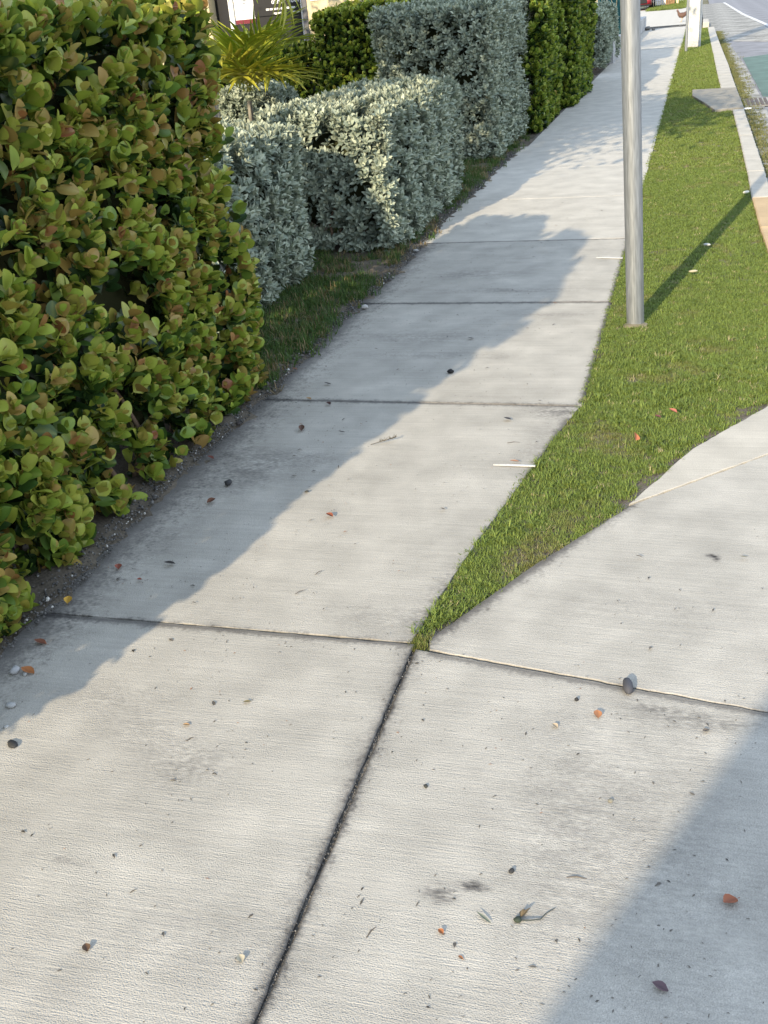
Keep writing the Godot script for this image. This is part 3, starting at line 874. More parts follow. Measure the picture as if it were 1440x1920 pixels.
func build_grass() -> void:
	var verge := PackedVector2Array(in_H([-0.425, -1.402, -0.25, -1.695, -0.090, -1.985, 0.034, -2.282, 0.214, -2.566, 0.338, -2.86, 0.358, -3.3, 0.310, -3.9, 0.292, -4.6, 0.286, -5.26, 0.291, -7.4, 0.284, -8.86, 0.225, -10.56, 0.207, -13.3, 0.166, -22.6, -0.228, -22.6, -0.240, -10.0, -0.245, -4.0, -0.252, -2.54, -0.292, -2.318, -0.334, -2.067, -0.385, -1.758, -0.409, -1.568]))
	var inlet := PackedVector2Array(in_H([-0.034, -10.58, 0.36, -10.55, 0.36, -8.95, 0.15, -8.86, 0.06, -9.475, -0.03, -10.04]))
	var meshes := [clump_mesh(16, 0.018, 0.040, 0.0034, 1.55, 0.018, 501), clump_mesh(16, 0.016, 0.034, 0.0030, 1.45, 0.018, 502), clump_mesh(12, 0.03, 0.062, 0.0040, 0.95, 0.014, 503)]
	var trs := [[], [], []]
	var cols := [[], [], []]
	var dry := noise(1.1, 511, 3)
	var lush := noise(0.7, 513, 2)
	rng.seed = 520
	for band in [[-2.2, -6.0, 5600, 0.9], [-6.0, -10.0, 3300, 1.0], [-10.0, -17.0, 1600, 1.3], [-17.0, -36.5, 600, 2.0]]:
		var poly := cut(verge, band[1], band[0])
		var lo := Vector2(-0.7, band[1])
		var hi := Vector2(0.6, band[0])
		for i in int((hi.x - lo.x) * (hi.y - lo.y) * band[2]):
			var p := Vector2(rng.randf_range(lo.x, hi.x), rng.randf_range(lo.y, hi.y))
			if not Geometry2D.is_point_in_polygon(p, poly) or Geometry2D.is_point_in_polygon(p, inlet): continue
			# the strip along the driveway edge is worn to bare soil
			var e := Geometry2D.get_closest_point_to_segment(p, Vector2(-0.64, -2.26), Vector2(-0.15, -3.16))
			var worn := p.distance_to(e)
			if p.x > e.x and worn < 0.035 + 0.03 * dry.get_noise_2d(p.x * 9.0, p.y * 9.0) and p.y < -2.32: continue
			e = Geometry2D.get_closest_point_to_segment(p, Vector2(-0.15, -3.16), Vector2(0.34, -4.1))
			if p.distance_to(e) < 0.055 + 0.05 * dry.get_noise_2d(p.x * 6.0, p.y * 6.0) and rng.randf() < 0.8: continue
			var d := dry.get_noise_2d(p.x * 2.0, p.y * 2.0) + 0.35 * dry.get_noise_2d(p.x * 11.0, p.y * 11.0)
			if p.distance_to(Vector2(-0.26, -5.2)) < 0.22 and p.x < -0.24: d += 0.25
			if worn < 0.07: d += 0.15
			var k := 0 if rng.randf() < 0.6 else 1
			if p.y > -5.0 and lush.get_noise_2d(p.x * 3.0, p.y * 3.0) > 0.05 and rng.randf() < 0.16: k = 2
			var c := Color(0.22, 0.275, 0.062).lerp(Color(0.145, 0.205, 0.045), rng.randf())
			if band[3] > 1.1: c = c.lerp(Color(0.22, 0.265, 0.055), 0.5)
			c = c.lerp(Color(0.27, 0.22, 0.10), clampf((d - 0.24) * 1.6, 0.0, 0.8) * rng.randf_range(0.3, 1.0))
			if rng.randf() < 0.02: c = Color(0.42, 0.36, 0.19)
			var s: float = rng.randf_range(0.75, 1.2) * band[3]
			if d > 0.3: s *= 0.75
			trs[k].append(Transform3D(Basis(Vector3.UP, rng.randf() * TAU).scaled_local(Vector3(s, s * (0.72 if band[3] < 1.2 else 0.6), s)), Vector3(p.x + rng.randfn() * 0.006, -0.010, p.y)))
			cols[k].append(c * rng.randf_range(0.85, 1.15))
	for i in 60:   # a few tufts fill the very tip, where the slabs meet
		trs[1].append(Transform3D(Basis(Vector3.UP, rng.randf() * TAU).scaled_local(Vector3.ONE * rng.randf_range(0.45, 0.8)), Vector3(rng.randf_range(-0.682, -0.642), -0.010, rng.randf_range(-2.27, -2.212))))
		cols[1].append(Color(0.15, 0.20, 0.04).lerp(Color(0.25, 0.20, 0.09), rng.randf() * 0.7))
	var verge_grass := thing("verge_grass", Vector3.ZERO, "mown green grass of the verge between pavement and kerb", "grass", "", "stuff")
	for k in 3: many("blades", meshes[k], M.grass, trs[k], cols[k], verge_grass)
	# weeds and thin grass between the hedges and the pavement
	var weeds := thing("weed_patch", Vector3.ZERO, "thin dark grass and weeds between hedge foot and pavement", "weeds", "", "stuff")
	var wm := [clump_mesh(12, 0.03, 0.075, 0.004, 1.2, 0.025, 531), clump_mesh(8, 0.02, 0.05, 0.006, 1.4, 0.02, 533)]
	var wt := [[], []]
	var wc := [[], []]
	for i in 16000:
		var z := rng.randf_range(-4.1, -12.6)
		var x := rng.randf_range(-2.75, -1.80)
		var edge := -1.90 + 0.07 * dry.get_noise_1d(z * 2.5)
		if x > edge and rng.randf() < 0.93: continue
		var d := dry.get_noise_2d(x * 3.0, z * 2.0)
		var thin := 0.15 if z > -6.2 else 0.75
		if z < -8.5: thin = 0.5
		if d > 0.28 - thin * 0.3 and rng.randf() < 0.2 + thin: continue
		if rng.randf() < thin * 0.55: continue
		var k := 0 if rng.randf() < 0.6 else 1
		var c := Color(0.05, 0.105, 0.028).lerp(Color(0.10, 0.15, 0.035), rng.randf())
		if rng.randf() < 0.10 + 0.2 * thin: c = Color(0.28, 0.21, 0.11)
		wt[k].append(Transform3D(Basis(Vector3.UP, rng.randf() * TAU).scaled_local(Vector3.ONE * rng.randf_range(0.7, 1.25)), Vector3(x, 0.002, z)))
		wc[k].append(c)
	for k in 2: many("blades", wm[k], M.grass, wt[k], wc[k], weeds)


# ------------------------------------------------------------------ street furniture
func build_street() -> void:
	# near pole: galvanised tube leaning a little to the left
	var p := thing("metal_pole", Vector3(-0.240, 0, -5.235), "round galvanised steel pole standing in the grass verge near the pavement", "pole")
	var up := Vector3(-0.066 / 1.51, 1.0, 0.0).normalized()
	var cyl := CylinderMesh.new()
	cyl.top_radius = 0.0445; cyl.bottom_radius = 0.0445; cyl.height = 3.1; cyl.radial_segments = 40
	obj("tube", cyl, M.zinc, p, Transform3D(Basis(Quaternion(Vector3.UP, up)), up * 1.5))
	obj("cap", bumpy_rock(Vector3(0.093, 0.04, 0.093), 5, 0.0, Color.WHITE), M.zinc, p, Transform3D(Basis(), up * 3.05))
	obj("footing", bumpy_rock(Vector3(0.13, 0.03, 0.13), 8, 0.3, Color(0.20, 0.17, 0.11)), M.dry, p, Transform3D(Basis(), Vector3(0.0, -0.004, 0.01)))
	# far concrete utility post and the thin sign pipe before it
	var q := thing("concrete_post", Vector3(-0.12, 0, -27.35), "pale square concrete utility post at the far end of the grass verge", "post")
	var st := begin()
	box(st, Vector3(0, 4.4, 0), Vector3(0.355, 9.0, 0.34), 0.02)
	obj("shaft", done(st), M.post_concrete, q)
	obj("base_band", box_mesh(Vector3(0.362, 0.16, 0.347), 0.02, Vector3(0, 0.08, 0)), M.block_wall, q)
	var s := thing("sign_pipe", Vector3(-0.255, 0, -25.9), "thin grey metal pipe standing just before the concrete post", "pole")
	cyl = CylinderMesh.new()
	cyl.top_radius = 0.03; cyl.bottom_radius = 0.03; cyl.height = 2.9; cyl.radial_segments = 20
	obj("tube", cyl, M.zinc, s, Transform3D(Basis(), Vector3(0, 1.4, 0)))
	# storm drain grate in the gutter
	var g := thing("drain_grate", Vector3(0.84, -0.116, -16.1), "rusty iron storm drain grate in the gutter", "grate")
	g.rotation.y = 0.0
	obj("frame", box_mesh(Vector3(0.34, 0.012, 0.95), 0.004), M.gutter, g)
	for i in 5:
		obj("bar_slot", box_mesh(Vector3(0.038, 0.010, 0.86), 0.003, Vector3(-0.12 + i * 0.06, 0.008, 0)), M.iron, g)
	# trash and stones in the gutter
	pebble(Vector3(0.66, -0.12, -15.3), Vector3(0.16, 0.03, 0.07), Color(0.8, 0.78, 0.72), 0.5, "pale crumpled paper scrap by the drain grate", "paper_scrap", "litter")
	pebble(Vector3(0.72, -0.12, -9.1), Vector3(0.10, 0.04, 0.07), Color(0.8, 0.8, 0.78), 0.2, "white scrap in the gutter at the right edge of the photo", "paper_scrap", "litter")
	pebble(Vector3(0.69, -0.12, -8.5), Vector3(0.07, 0.03, 0.05), Color(0.8, 0.8, 0.78), 1.2, "smaller white scrap in the gutter, nearest along the kerb", "paper_scrap", "litter")
	pebble(Vector3(0.42, 0.02, -8.6), Vector3(0.06, 0.02, 0.03), Color(0.75, 0.72, 0.6), 0.6, "pale chip lying on the grass against the kerb", "stone_chip", "stone")
	# dirt and dry grass gathered in the gutter
	var trs := []
	var cols := []
	rng.seed = 610
	for i in 2600:
		var z := -rng.randf_range(7.0, 36.0)
		var x := 0.66 + absf(rng.randfn(0.0, 0.09)) - (0.008 * (-z - 14.0) if z < -14.0 else 0.0)
		trs.append(Transform3D(Basis(Vector3.UP, rng.randf() * TAU).scaled_local(Vector3.ONE * rng.randf_range(0.7, 1.3)), Vector3(x, -0.124, z)))
		cols.append(Color(0.22, 0.20, 0.08).lerp(Color(0.12, 0.14, 0.05), rng.randf()))
	tag(many("gutter_weeds", clump_mesh(9, 0.02, 0.05, 0.006, 1.4, 0.03, 611), M.grass, trs, cols), "dry weeds and dirt gathered along the kerb foot", "weeds")


# ------------------------------------------------------------------ background
func build_background() -> void:
	# shop front behind the garden hedge
	var b := thing("shop_building", Vector3(-6.0, 0, -15.6), "cream rendered shop building with posters in its white framed door", "building")
	obj("wall", box_mesh(Vector3(2.4, 4.2, 0.3), 0.01, Vector3(1.83, 2.05, 0.4)), M.render_wall, b)
	obj("wall", box_mesh(Vector3(4.0, 4.2, 0.3), 0.01, Vector3(-2.85, 2.05, 0.4)), M.render_wall, b)
	obj("roof", box_mesh(Vector3(8.2, 0.25, 3.0), 0.02, Vector3(-0.95, 4.3, -0.6)), M.block_wall, b)
	var white := mat(Color(0.8, 0.8, 0.79), 0.5)
	var black := mat(Color(0.008, 0.008, 0.010), 0.4)
	var maroon := mat(Color(0.16, 0.012, 0.025), 0.5)
	var slate := mat(Color(0.12, 0.12, 0.13), 0.5)
	var door := obj("shop_door", box_mesh(Vector3(1.42, 2.6, 0.06), 0.005, Vector3(-0.13, 1.3, 0.30)), black, b)
	obj("frame_post", box_mesh(Vector3(0.075, 2.6, 0.09), 0.004, Vector3(-0.585, 1.3, 0.33)), white, door)
	obj("frame_post", box_mesh(Vector3(0.085, 2.6, 0.09), 0.004, Vector3(0.54, 1.3, 0.33)), white, door)
	obj("down_pipe", box_mesh(Vector3(0.08, 4.0, 0.08), 0.01, Vector3(0.62, 2.0, 0.52)), slate, b)
	var pl := obj("poster", box_mesh(Vector3(0.31, 0.62, 0.006), 0.0, Vector3(-0.385, 1.775, 0.34)), white, b)
	obj("poster_header", box_mesh(Vector3(0.31, 0.15, 0.004), 0.0, Vector3(-0.385, 1.985, 0.3465)), maroon, pl)
	obj("poster_footer", box_mesh(Vector3(0.31, 0.055, 0.004), 0.0, Vector3(-0.385, 1.495, 0.3465)), maroon, pl)
	var grey_ink := mat(Color(0.35, 0.35, 0.36), 0.6)
	for i in 7:
		obj("print_line", box_mesh(Vector3(0.15 + 0.05 * ((i * 5) % 3), 0.008, 0.003), 0.0, Vector3(-0.43 + 0.02 * ((i * 5) % 3), 1.86 - i * 0.043, 0.3445)), grey_ink, pl)
	var pb := obj("poster", box_mesh(Vector3(0.72, 0.75, 0.006), 0.0, Vector3(0.13, 1.92, 0.352)), black, b)
	var f := SystemFont.new()
	f.font_names = PackedStringArray(["Droid Sans"])
	f.font_weight = 700
	for t in [["other door", 0.085, 0.27, 1.72]]:
		var tm := TextMesh.new()
		tm.text = t[0]; tm.font = f; tm.font_size = 64; tm.depth = 0.004
		tm.pixel_size = t[1] / 64.0
		obj("lettering", tm, white, pb, Transform3D(Basis(), Vector3(t[2], t[3], 0.358)))
	for i in 9:
		obj("print_line", box_mesh(Vector3(0.045, 0.026, 0.003), 0.0, Vector3(-0.02 + 0.058 * i, 1.625 if i < 7 else 1.565, 0.357)), white, pb)
	for i in 5:
		obj("print_line", box_mesh(Vector3(0.055, 0.026, 0.003), 0.0, Vector3(0.10 + 0.07 * i, 1.565 if i < 3 else 1.625, 0.3575)), white, pb)
	obj("wall_notice", box_mesh(Vector3(0.2, 0.3, 0.01), 0.0, Vector3(0.82, 1.83, 0.556)), white, b)

	# second cream wall far along the street, teal gate leaf, low block wall
	var w := thing("cream_wall", Vector3(-4.6, 0, -34.0), "cream rendered garden wall behind the far silver hedge", "wall")
	obj("wall_face", box_mesh(Vector3(5.0, 2.6, 0.25), 0.02, Vector3(0, 1.25, 0)), M.render_wall, w)
	obj("coping", box_mesh(Vector3(5.1, 0.08, 0.33), 0.02, Vector3(0, 2.58, 0)), M.kerb, w)
	var teal := rough_mat(Color(0.010, 0.055, 0.065), 0.2, 0.6, 91, 0.2, 0.1)
	var tg := thing("teal_gate", Vector3(-2.02, 0, -27.4), "teal painted board gate half hidden behind the steel pole", "gate")
	obj("gate_post", box_mesh(Vector3(0.09, 2.0, 0.09), 0.01, Vector3(-0.3, 1.0, 0)), teal, tg)
	for i in 4:
		obj("board", box_mesh(Vector3(0.115, 1.55, 0.035), 0.006, Vector3(-0.19 + 0.12 * i, 1.15, 0.03 + 0.004 * (i % 2))), teal, tg)
	var lw := thing("low_wall", Vector3(-1.82, 0, -31.5), "low grey concrete block wall edging the far pavement", "wall")
	for i in 12:
		obj("block", box_mesh(Vector3(0.2, 0.40 + (0.06 if i < 2 else 0.0), 1.19), 0.012, Vector3(0.01 * (i % 3), 0.2, 6.9 - i * 1.2)), M.block_wall, lw)
	rng.seed = 700
	var trs := []
	var cols := []
	for i in 1200:
		trs.append(Transform3D(basis_to(Vector3(rng.randfn(), absf(rng.randfn()) + 0.4, rng.randfn()).normalized(), Vector3(rng.randfn(), 0.4, rng.randfn())).scaled_local(Vector3.ONE * rng.randf_range(0.05, 0.1)), Vector3(rng.randf_range(-0.4, -0.05), rng.randf_range(0.35, 0.62), rng.randf_range(-6.0, 3.0))))
		cols.append(Color(0.09, 0.13, 0.03) * rng.randf_range(0.6, 1.4))
	many("wall_top_plants", leaf_mesh(1.0, 0.4, 0.9, 0.8, 0.3, 0.2, Color.WHITE, Color.WHITE, 3), M.leaf, trs, cols, lw)
	# stones at the end of the wall
	for k in [[-1.62, -37.6, 0.22], [-1.42, -37.3, 0.13]]:
		pebble(Vector3(k[0], 0.0, k[1]), Vector3(k[2], k[2] * 0.6, k[2] * 0.9), Color(0.16, 0.15, 0.14), k[2] * 20.0, "larger dark stone at the far end of the low wall" if k[2] > 0.2 else "smaller dark stone beside the low wall's far end", "dark_stone")

	build_car()
	# white picket fence, pallet and grass patch far behind the car
	var fn := thing("picket_fence", Vector3(-2.05, 0, -66.0), "white picket fence behind the red car", "fence")
	for i in 9:
		obj("picket", box_mesh(Vector3(0.085, 1.15, 0.03), 0.004, Vector3(-0.95 + i * 0.135, 0.6, 0)), white, fn)
	for y in [0.3, 0.9]:
		obj("rail", box_mesh(Vector3(1.3, 0.07, 0.03), 0.004, Vector3(-0.4, y, -0.032)), white, fn)
	var pal := thing("wooden_crate", Vector3(-1.62, 0, -65.5), "brown slatted wooden crate beside the white picket fence", "crate")
	var wood := rough_mat(Color(0.30, 0.19, 0.10), 0.5, 2.0, 93, 0.1, 0.5)
	for i in 5:
		obj("slat", box_mesh(Vector3(0.07, 1.0, 0.03), 0.004, Vector3(-0.2 + i * 0.1, 0.5, 0.2)), wood, pal)
	obj("inner_box", box_mesh(Vector3(0.5, 0.95, 0.38), 0.01, Vector3(0, 0.48, 0)), M.twig, pal)
	var yk := thing("yellow_bollard", Vector3(-1.22, 0, -65.0), "short cream post right of the wooden crate", "post")
	obj("shaft", box_mesh(Vector3(0.12, 0.9, 0.12), 0.02, Vector3(0, 0.45, 0)), M.render_wall, yk)
	trs = []; cols = []
	for i in 1500:
		trs.append(Transform3D(Basis(Vector3.UP, rng.randf() * TAU).scaled_local(Vector3(4, 3, 4)), Vector3(rng.randf_range(-2.6, -0.75), -0.01, rng.randf_range(-64.5, -58.0)) if rng.randf() < 0.5 else Vector3(rng.randf_range(-1.6, -0.8), -0.01, rng.randf_range(-72.0, -62.0))))
		cols.append(Color(0.16, 0.20, 0.05) * rng.randf_range(0.8, 1.2))
	var far_grass := many("far_grass", clump_mesh(14, 0.02, 0.05, 0.004, 1.2, 0.02, 711), M.grass, trs, cols)
	tag(far_grass, "small patch of mown grass before the picket fence", "grass")

	# brown hen on the far pavement: one continuous body
	var hen := thing("hen", Vector3(-0.62, -0.01, -42.5), "brown hen with a dark head standing on the far pavement beside the post", "hen")
	var st := begin()
	var c_body := Color(0.11, 0.06, 0.04)
	var spine := [[Vector3(0.22, 0.36, 0), 0.012], [Vector3(0.17, 0.32, 0), 0.035], [Vector3(0.10, 0.245, 0), 0.075], [Vector3(0.02, 0.215, 0), 0.10], [Vector3(-0.06, 0.225, 0), 0.09], [Vector3(-0.11, 0.27, 0), 0.055], [Vector3(-0.135, 0.325, 0), 0.036], [Vector3(-0.15, 0.365, 0), 0.034], [Vector3(-0.175, 0.375, 0), 0.024], [Vector3(-0.205, 0.368, 0), 0.008], [Vector3(-0.22, 0.362, 0), 0.002]]
	var sp := []
	var sr := []
	for e in spine:
		sp.append(e[0]); sr.append(e[1])
	st.set_color(c_body)
	tube(st, sp, sr, 12)
	obj("body", done(st, true), M.dry, hen)
	st = begin()
	st.set_color(Color(0.03, 0.02, 0.02))
	for k in 4: tube(st, [Vector3(0.15, 0.30, 0.012 * (k - 1.5)), Vector3(0.21 + 0.015 * k, 0.40 + 0.02 * k, 0.02 * (k - 1.5)), Vector3(0.27 + 0.01 * k, 0.38, 0.025 * (k - 1.5))], [0.02, 0.018, 0.004], 5)
	obj("tail", done(st, true), M.dry, hen)
	st = begin()
	st.set_color(Color(0.35, 0.03, 0.02))
	tube(st, [Vector3(-0.135, 0.395, 0), Vector3(-0.155, 0.415, 0), Vector3(-0.18, 0.398, 0)], [0.006, 0.012, 0.004], 5)
	obj("comb", done(st, true), M.dry, hen)
	for sd in [-1.0, 1.0]:
		st = begin()
		st.set_color(Color(0.45, 0.33, 0.12))
		tube(st, [Vector3(0.0, 0.16, 0.035 * sd), Vector3(0.015, 0.08, 0.037 * sd), Vector3(-0.005, 0.006, 0.038 * sd), Vector3(-0.05, 0.003, 0.04 * sd)], [0.02, 0.008, 0.007, 0.005], 6)
		obj("leg", done(st, true), M.dry, hen)

func build_car() -> void:
	var car := thing("parked_car", Vector3(-3.25, -0.01, -62.6), "red hatchback parked on the far driveway with its front to the viewer", "car")
	var red := StandardMaterial3D.new()
	red.albedo_color = Color(0.26, 0.008, 0.02).linear_to_srgb()
	red.roughness = 0.3
	red.clearcoat_enabled = true
	red.clearcoat = 0.8
	var dark := mat(Color(0.012, 0.013, 0.015), 0.3)
	var glass := mat(Color(0.03, 0.035, 0.04), 0.08, 0.6)
	var chrome := mat(Color(0.75, 0.75, 0.77), 0.2); chrome.metallic = 0.9
	# side outline (length towards -z), swept across the width with rounded shoulders
	var prof := [Vector2(1.95, 0.22), Vector2(2.02, 0.45), Vector2(1.95, 0.68), Vector2(1.75, 0.80), Vector2(0.95, 0.95), Vector2(0.25, 1.36), Vector2(-0.2, 1.47), Vector2(-1.2, 1.42), Vector2(-1.9, 1.05), Vector2(-1.98, 0.7), Vector2(-1.95, 0.25)]
	var st := begin()
	var rings := []
	for k in [[-0.86, 0.90, 0.94], [-0.80, 0.985, 0.985], [-0.66, 1.0, 1.0], [0.66, 1.0, 1.0], [0.80, 0.985, 0.985], [0.86, 0.90, 0.94]]:
		var ring := []
		for p in prof:
			var narrow: float = 1.0 - 0.22 * clampf((p.y - 0.9) / 0.6, 0.0, 1.0)
			var front: float = 1.0 - 0.08 * clampf((absf(p.x) - 1.5) / 0.5, 0.0, 1.0)
			ring.append(Vector3(k[0] * narrow * front, 0.22 + (p.y - 0.22) * k[2], p.x * k[1]))
		rings.append(ring)
	for r in 5:
		for i in prof.size():
			var j := (i + 1) % prof.size()
			st.set_smooth_group(0)
			quad(st, rings[r][i], rings[r][j], rings[r + 1][j], rings[r + 1][i])
	for i in range(1, prof.size() - 1):
		tri(st, rings[0][0], rings[0][i + 1], rings[0][i])
		tri(st, rings[5][0], rings[5][i], rings[5][i + 1])
	obj("body", done(st), red, car)
	obj("windscreen", box_mesh(Vector3(1.28, 0.62, 0.02), 0.004), glass, car, Transform3D(Basis(Vector3.RIGHT, -1.035), Vector3(0, 1.17, 0.62)))
	obj("grille", box_mesh(Vector3(1.18, 0.20, 0.05), 0.02, Vector3(0, 0.42, 1.995)), dark, car)
	obj("bumper_lip", box_mesh(Vector3(1.5, 0.10, 0.06), 0.02, Vector3(0, 0.24, 1.96)), dark, car)
	obj("emblem", box_mesh(Vector3(0.14, 0.09, 0.02), 0.02, Vector3(0, 0.62, 2.0)), chrome, car)
	obj("trim_bar", box_mesh(Vector3(1.1, 0.02, 0.02), 0.004, Vector3(0, 0.565, 2.015)), chrome, car)
	for s in [-1.0, 1.0]:
		obj("headlight", box_mesh(Vector3(0.34, 0.15, 0.16), 0.05, Vector3(s * 0.60, 0.665, 1.86)), chrome, car)
		obj("fog_lamp", box_mesh(Vector3(0.11, 0.08, 0.04), 0.02, Vector3(s * 0.68, 0.40, 1.955)), chrome, car)
		obj("mirror", box_mesh(Vector3(0.16, 0.11, 0.09), 0.03, Vector3(s * 0.90, 0.98, 0.70)), red, car)
		for zz in [1.25, -1.25]:
			var wheel := CylinderMesh.new()
			wheel.top_radius = 0.31; wheel.bottom_radius = 0.31; wheel.height = 0.2; wheel.radial_segments = 24
			var w := obj("wheel", wheel, dark, car, Transform3D(Basis(Vector3.BACK, PI / 2), Vector3(s * 0.78, 0.31, zz)))
			var rim := CylinderMesh.new()
			rim.top_radius = 0.2; rim.bottom_radius = 0.2; rim.height = 0.21; rim.radial_segments = 16
			obj("rim", rim, chrome, w)


# ------------------------------------------------------------------ things lying about
func build_litter() -> void:
	var brown := Color(0.14, 0.055, 0.028)
	var rust := Color(0.33, 0.115, 0.035)
	var dark := Color(0.035, 0.028, 0.024)
	dead_leaf(Vector3(-1.53, 0.004, -3.67), 0.055, Color(0.10, 0.05, 0.03), 0.3, "folded brown leaf on the shaded slab, left of the feathery seed stalk", 0.9)
	dead_leaf(Vector3(-1.14, 0.004, -2.93), 0.036, Color(0.24, 0.07, 0.03), 1.2, "small red-brown leaf at the sunlit edge of the second slab", 0.7, 0.7)
	dead_leaf(Vector3(-1.66, 0.004, -2.98), 0.042, brown, -0.8, "triangular brown leaf in the hedge shade, near the dark seed", 0.8, 0.7)
	dead_leaf(Vector3(-1.56, 0.004, -2.55), 0.046, dark, 1.8, "dark curled leaf in the shade above the first joint", 0.5, 0.45)
	dead_leaf(Vector3(-1.745, 0.004, -2.485), 0.032, Color(0.22, 0.06, 0.035), 0.5, "crumpled red-brown leaf bit in the shade by the hedge foot", 1.1, 0.8)
	dead_leaf(Vector3(-1.63, 0.004, -2.44), 0.020, Color(0.20, 0.05, 0.03), 2.0, "tiny red leaf bit left of the dark curled leaf", 0.8, 0.8)
	dead_leaf(Vector3(-1.74, 0.0, -2.06), 0.050, Color(0.17, 0.06, 0.03), 1.5, "brown pointed leaf on the near slab beside the hedge shade", 0.6, 0.5)
	dead_leaf(Vector3(-1.69, 0.0, -1.92), 0.056, Color(0.36, 0.135, 0.04), 1.4, "orange-brown curled leaf on the near slab at left", 1.0, 0.55)
	dead_leaf(Vector3(-1.80, 0.006, -2.26), 0.040, Color(0.45, 0.26, 0.03), 0.4, "yellow and red leaf lying where the first joint meets the hedge", 0.9, 0.7)
	dead_leaf(Vector3(-1.50, 0.004, -3.98), 0.034, Color(0.07, 0.03, 0.025), 0.9, "dark red leaf just before the second joint", 0.9, 0.7)
	dead_leaf(Vector3(-1.61, 0.003, -4.045), 0.034, Color(0.36, 0.22, 0.10), 1.4, "tan leaf caught in the second joint", 0.6, 0.6)
	dead_leaf(Vector3(-1.33, 0.004, -3.68), 0.036, dark, 1.7, "thin dark curved leaf between folded leaf and seed stalk", 0.4, 0.28)
	dead_leaf(Vector3(-0.66, 0.004, -3.86), 0.040, Color(0.05, 0.045, 0.045), 1.4, "dark round leaf with a long stalk on the sunlit slab", 0.3, 0.6)
	dead_leaf(Vector3(-1.03, 0.002, -4.95), 0.040, Color(0.06, 0.055, 0.05), 1.5, "flat dark oval leaf on the third slab", 0.1, 0.5)
	dead_leaf(Vector3(-1.58, 0.002, -4.25), 0.044, dark, 1.5, "flat dark leaf behind the second joint in the shade", 0.2, 0.4)
	dead_leaf(Vector3(-1.82, 0.006, -4.43), 0.036, Color(0.19, 0.09, 0.05), 1.3, "brown leaf at the pavement's weedy left edge", 0.5, 0.6)
	dead_leaf(Vector3(-0.56, 0.005, -3.45), 0.046, Color(0.36, 0.19, 0.11), 1.9, "tan leaf lying on the white paint stroke", 0.5, 0.4)
	dead_leaf(Vector3(-0.15, 0.035, -3.60), 0.048, Color(0.50, 0.16, 0.06), 0.2, "bright orange leaf standing in the grass", 0.5, 0.8, 0.2, 0.9)
	dead_leaf(Vector3(0.0, 0.03, -3.91), 0.046, Color(0.42, 0.14, 0.09), 1.0, "dull red leaf lying in the grass", 0.6, 0.6)
	dead_leaf(Vector3(-0.06, 0.028, -3.86), 0.034, Color(0.13, 0.045, 0.04), 1.3, "dark maroon leaf in the grass beside the dull red one", 0.6, 0.7)
	dead_leaf(Vector3(-0.15, 0.001, -1.98), 0.030, Color(0.36, 0.16, 0.07), 0.2, "orange leaf on the driveway below the grey rubber lump", 0.6, 0.75)
	dead_leaf(Vector3(0.16, 0.001, -1.49), 0.040, Color(0.30, 0.10, 0.045), 2.3, "rust leaf in the trunk's shadow at the right edge", 0.6, 0.75)
	dead_leaf(Vector3(-0.29, 0.001, -1.33), 0.046, Color(0.16, 0.18, 0.13), 1.05, "slim grey-green leaf beside the wilted flower", 0.4, 0.16, 0.1)
	dead_leaf(Vector3(0.04, 0.001, -1.25), 0.036, Color(0.11, 0.07, 0.075), 1.3, "purple-brown leaf in shadow at the lower right", 0.5, 0.6)
	dead_leaf(Vector3(-0.38, 0.001, -1.29), 0.016, rust, 1.0, "small orange leaf crumb left of the slim grey-green leaf", 0.8, 0.8)
	dead_leaf(Vector3(-1.15, 0.0, -1.79), 0.022, Color(0.40, 0.24, 0.11), 1.9, "small tan leaf in the middle of the near left slab", 0.7, 0.55)
	dead_leaf(Vector3(-1.03, 0.0, -1.91), 0.026, Color(0.20, 0.16, 0.06), 2.2, "olive leaf beyond the small tan leaf on the near left slab", 0.6, 0.4)
	dead_leaf(Vector3(-1.05, 0.0, -1.11), 0.022, Color(0.10, 0.055, 0.03), 0.7, "dark brown leaf crumb low on the near left slab", 0.8, 0.8)
	dead_leaf(Vector3(-0.74, 0.0, -1.15), 0.020, Color(0.40, 0.36, 0.26), 0.7, "pale dry leaf near the bottom end of the long joint", 0.8, 0.9)
	dead_leaf(Vector3(-1.79, 0.006, -3.36), 0.040, Color(0.16, 0.05, 0.035), 1.2, "dark red leaf tucked under the hedge edge", 0.8, 0.5)
	dead_leaf(Vector3(0.11, 0.001, -1.99), 0.026, Color(0.15, 0.12, 0.09), 2.4, "grey-brown leaf scrap near the right end of the driveway joint", 0.8, 0.5)
	dead_leaf(Vector3(-0.08, 0.005, -2.78), 0.026, Color(0.13, 0.11, 0.09), 1.6, "thin brown leaf scrap left of the black splat", 0.6, 0.3)
	dead_leaf(Vector3(0.23, 0.005, -2.82), 0.034, Color(0.22, 0.20, 0.14), 1.9, "grass-coloured scrap right of the black splat", 0.5, 0.25)
	dead_leaf(Vector3(-0.24, 0.001, -1.93), 0.020, Color(0.42, 0.33, 0.22), 0.9, "pale dry scrap left of the orange driveway leaf", 0.8, 0.8)
	dead_leaf(Vector3(-0.76, 0.004, -3.03), 0.022, Color(0.12, 0.105, 0.085), 1.5, "small grey leaf scrap in the middle of the sunlit second slab", 0.4, 0.5)

	pebble(Vector3(-1.64, 0.004, -3.15), Vector3(0.03, 0.022, 0.026), Color(0.035, 0.035, 0.035), 0.4, "round dark seed by the hedge shade", "seed_pod", "seed")
	pebble(Vector3(-1.05, 0.002, -4.44), Vector3(0.034, 0.02, 0.024), Color(0.012, 0.012, 0.012), 0.1, "black seed on the third slab at the shadow edge", "seed_pod", "seed")
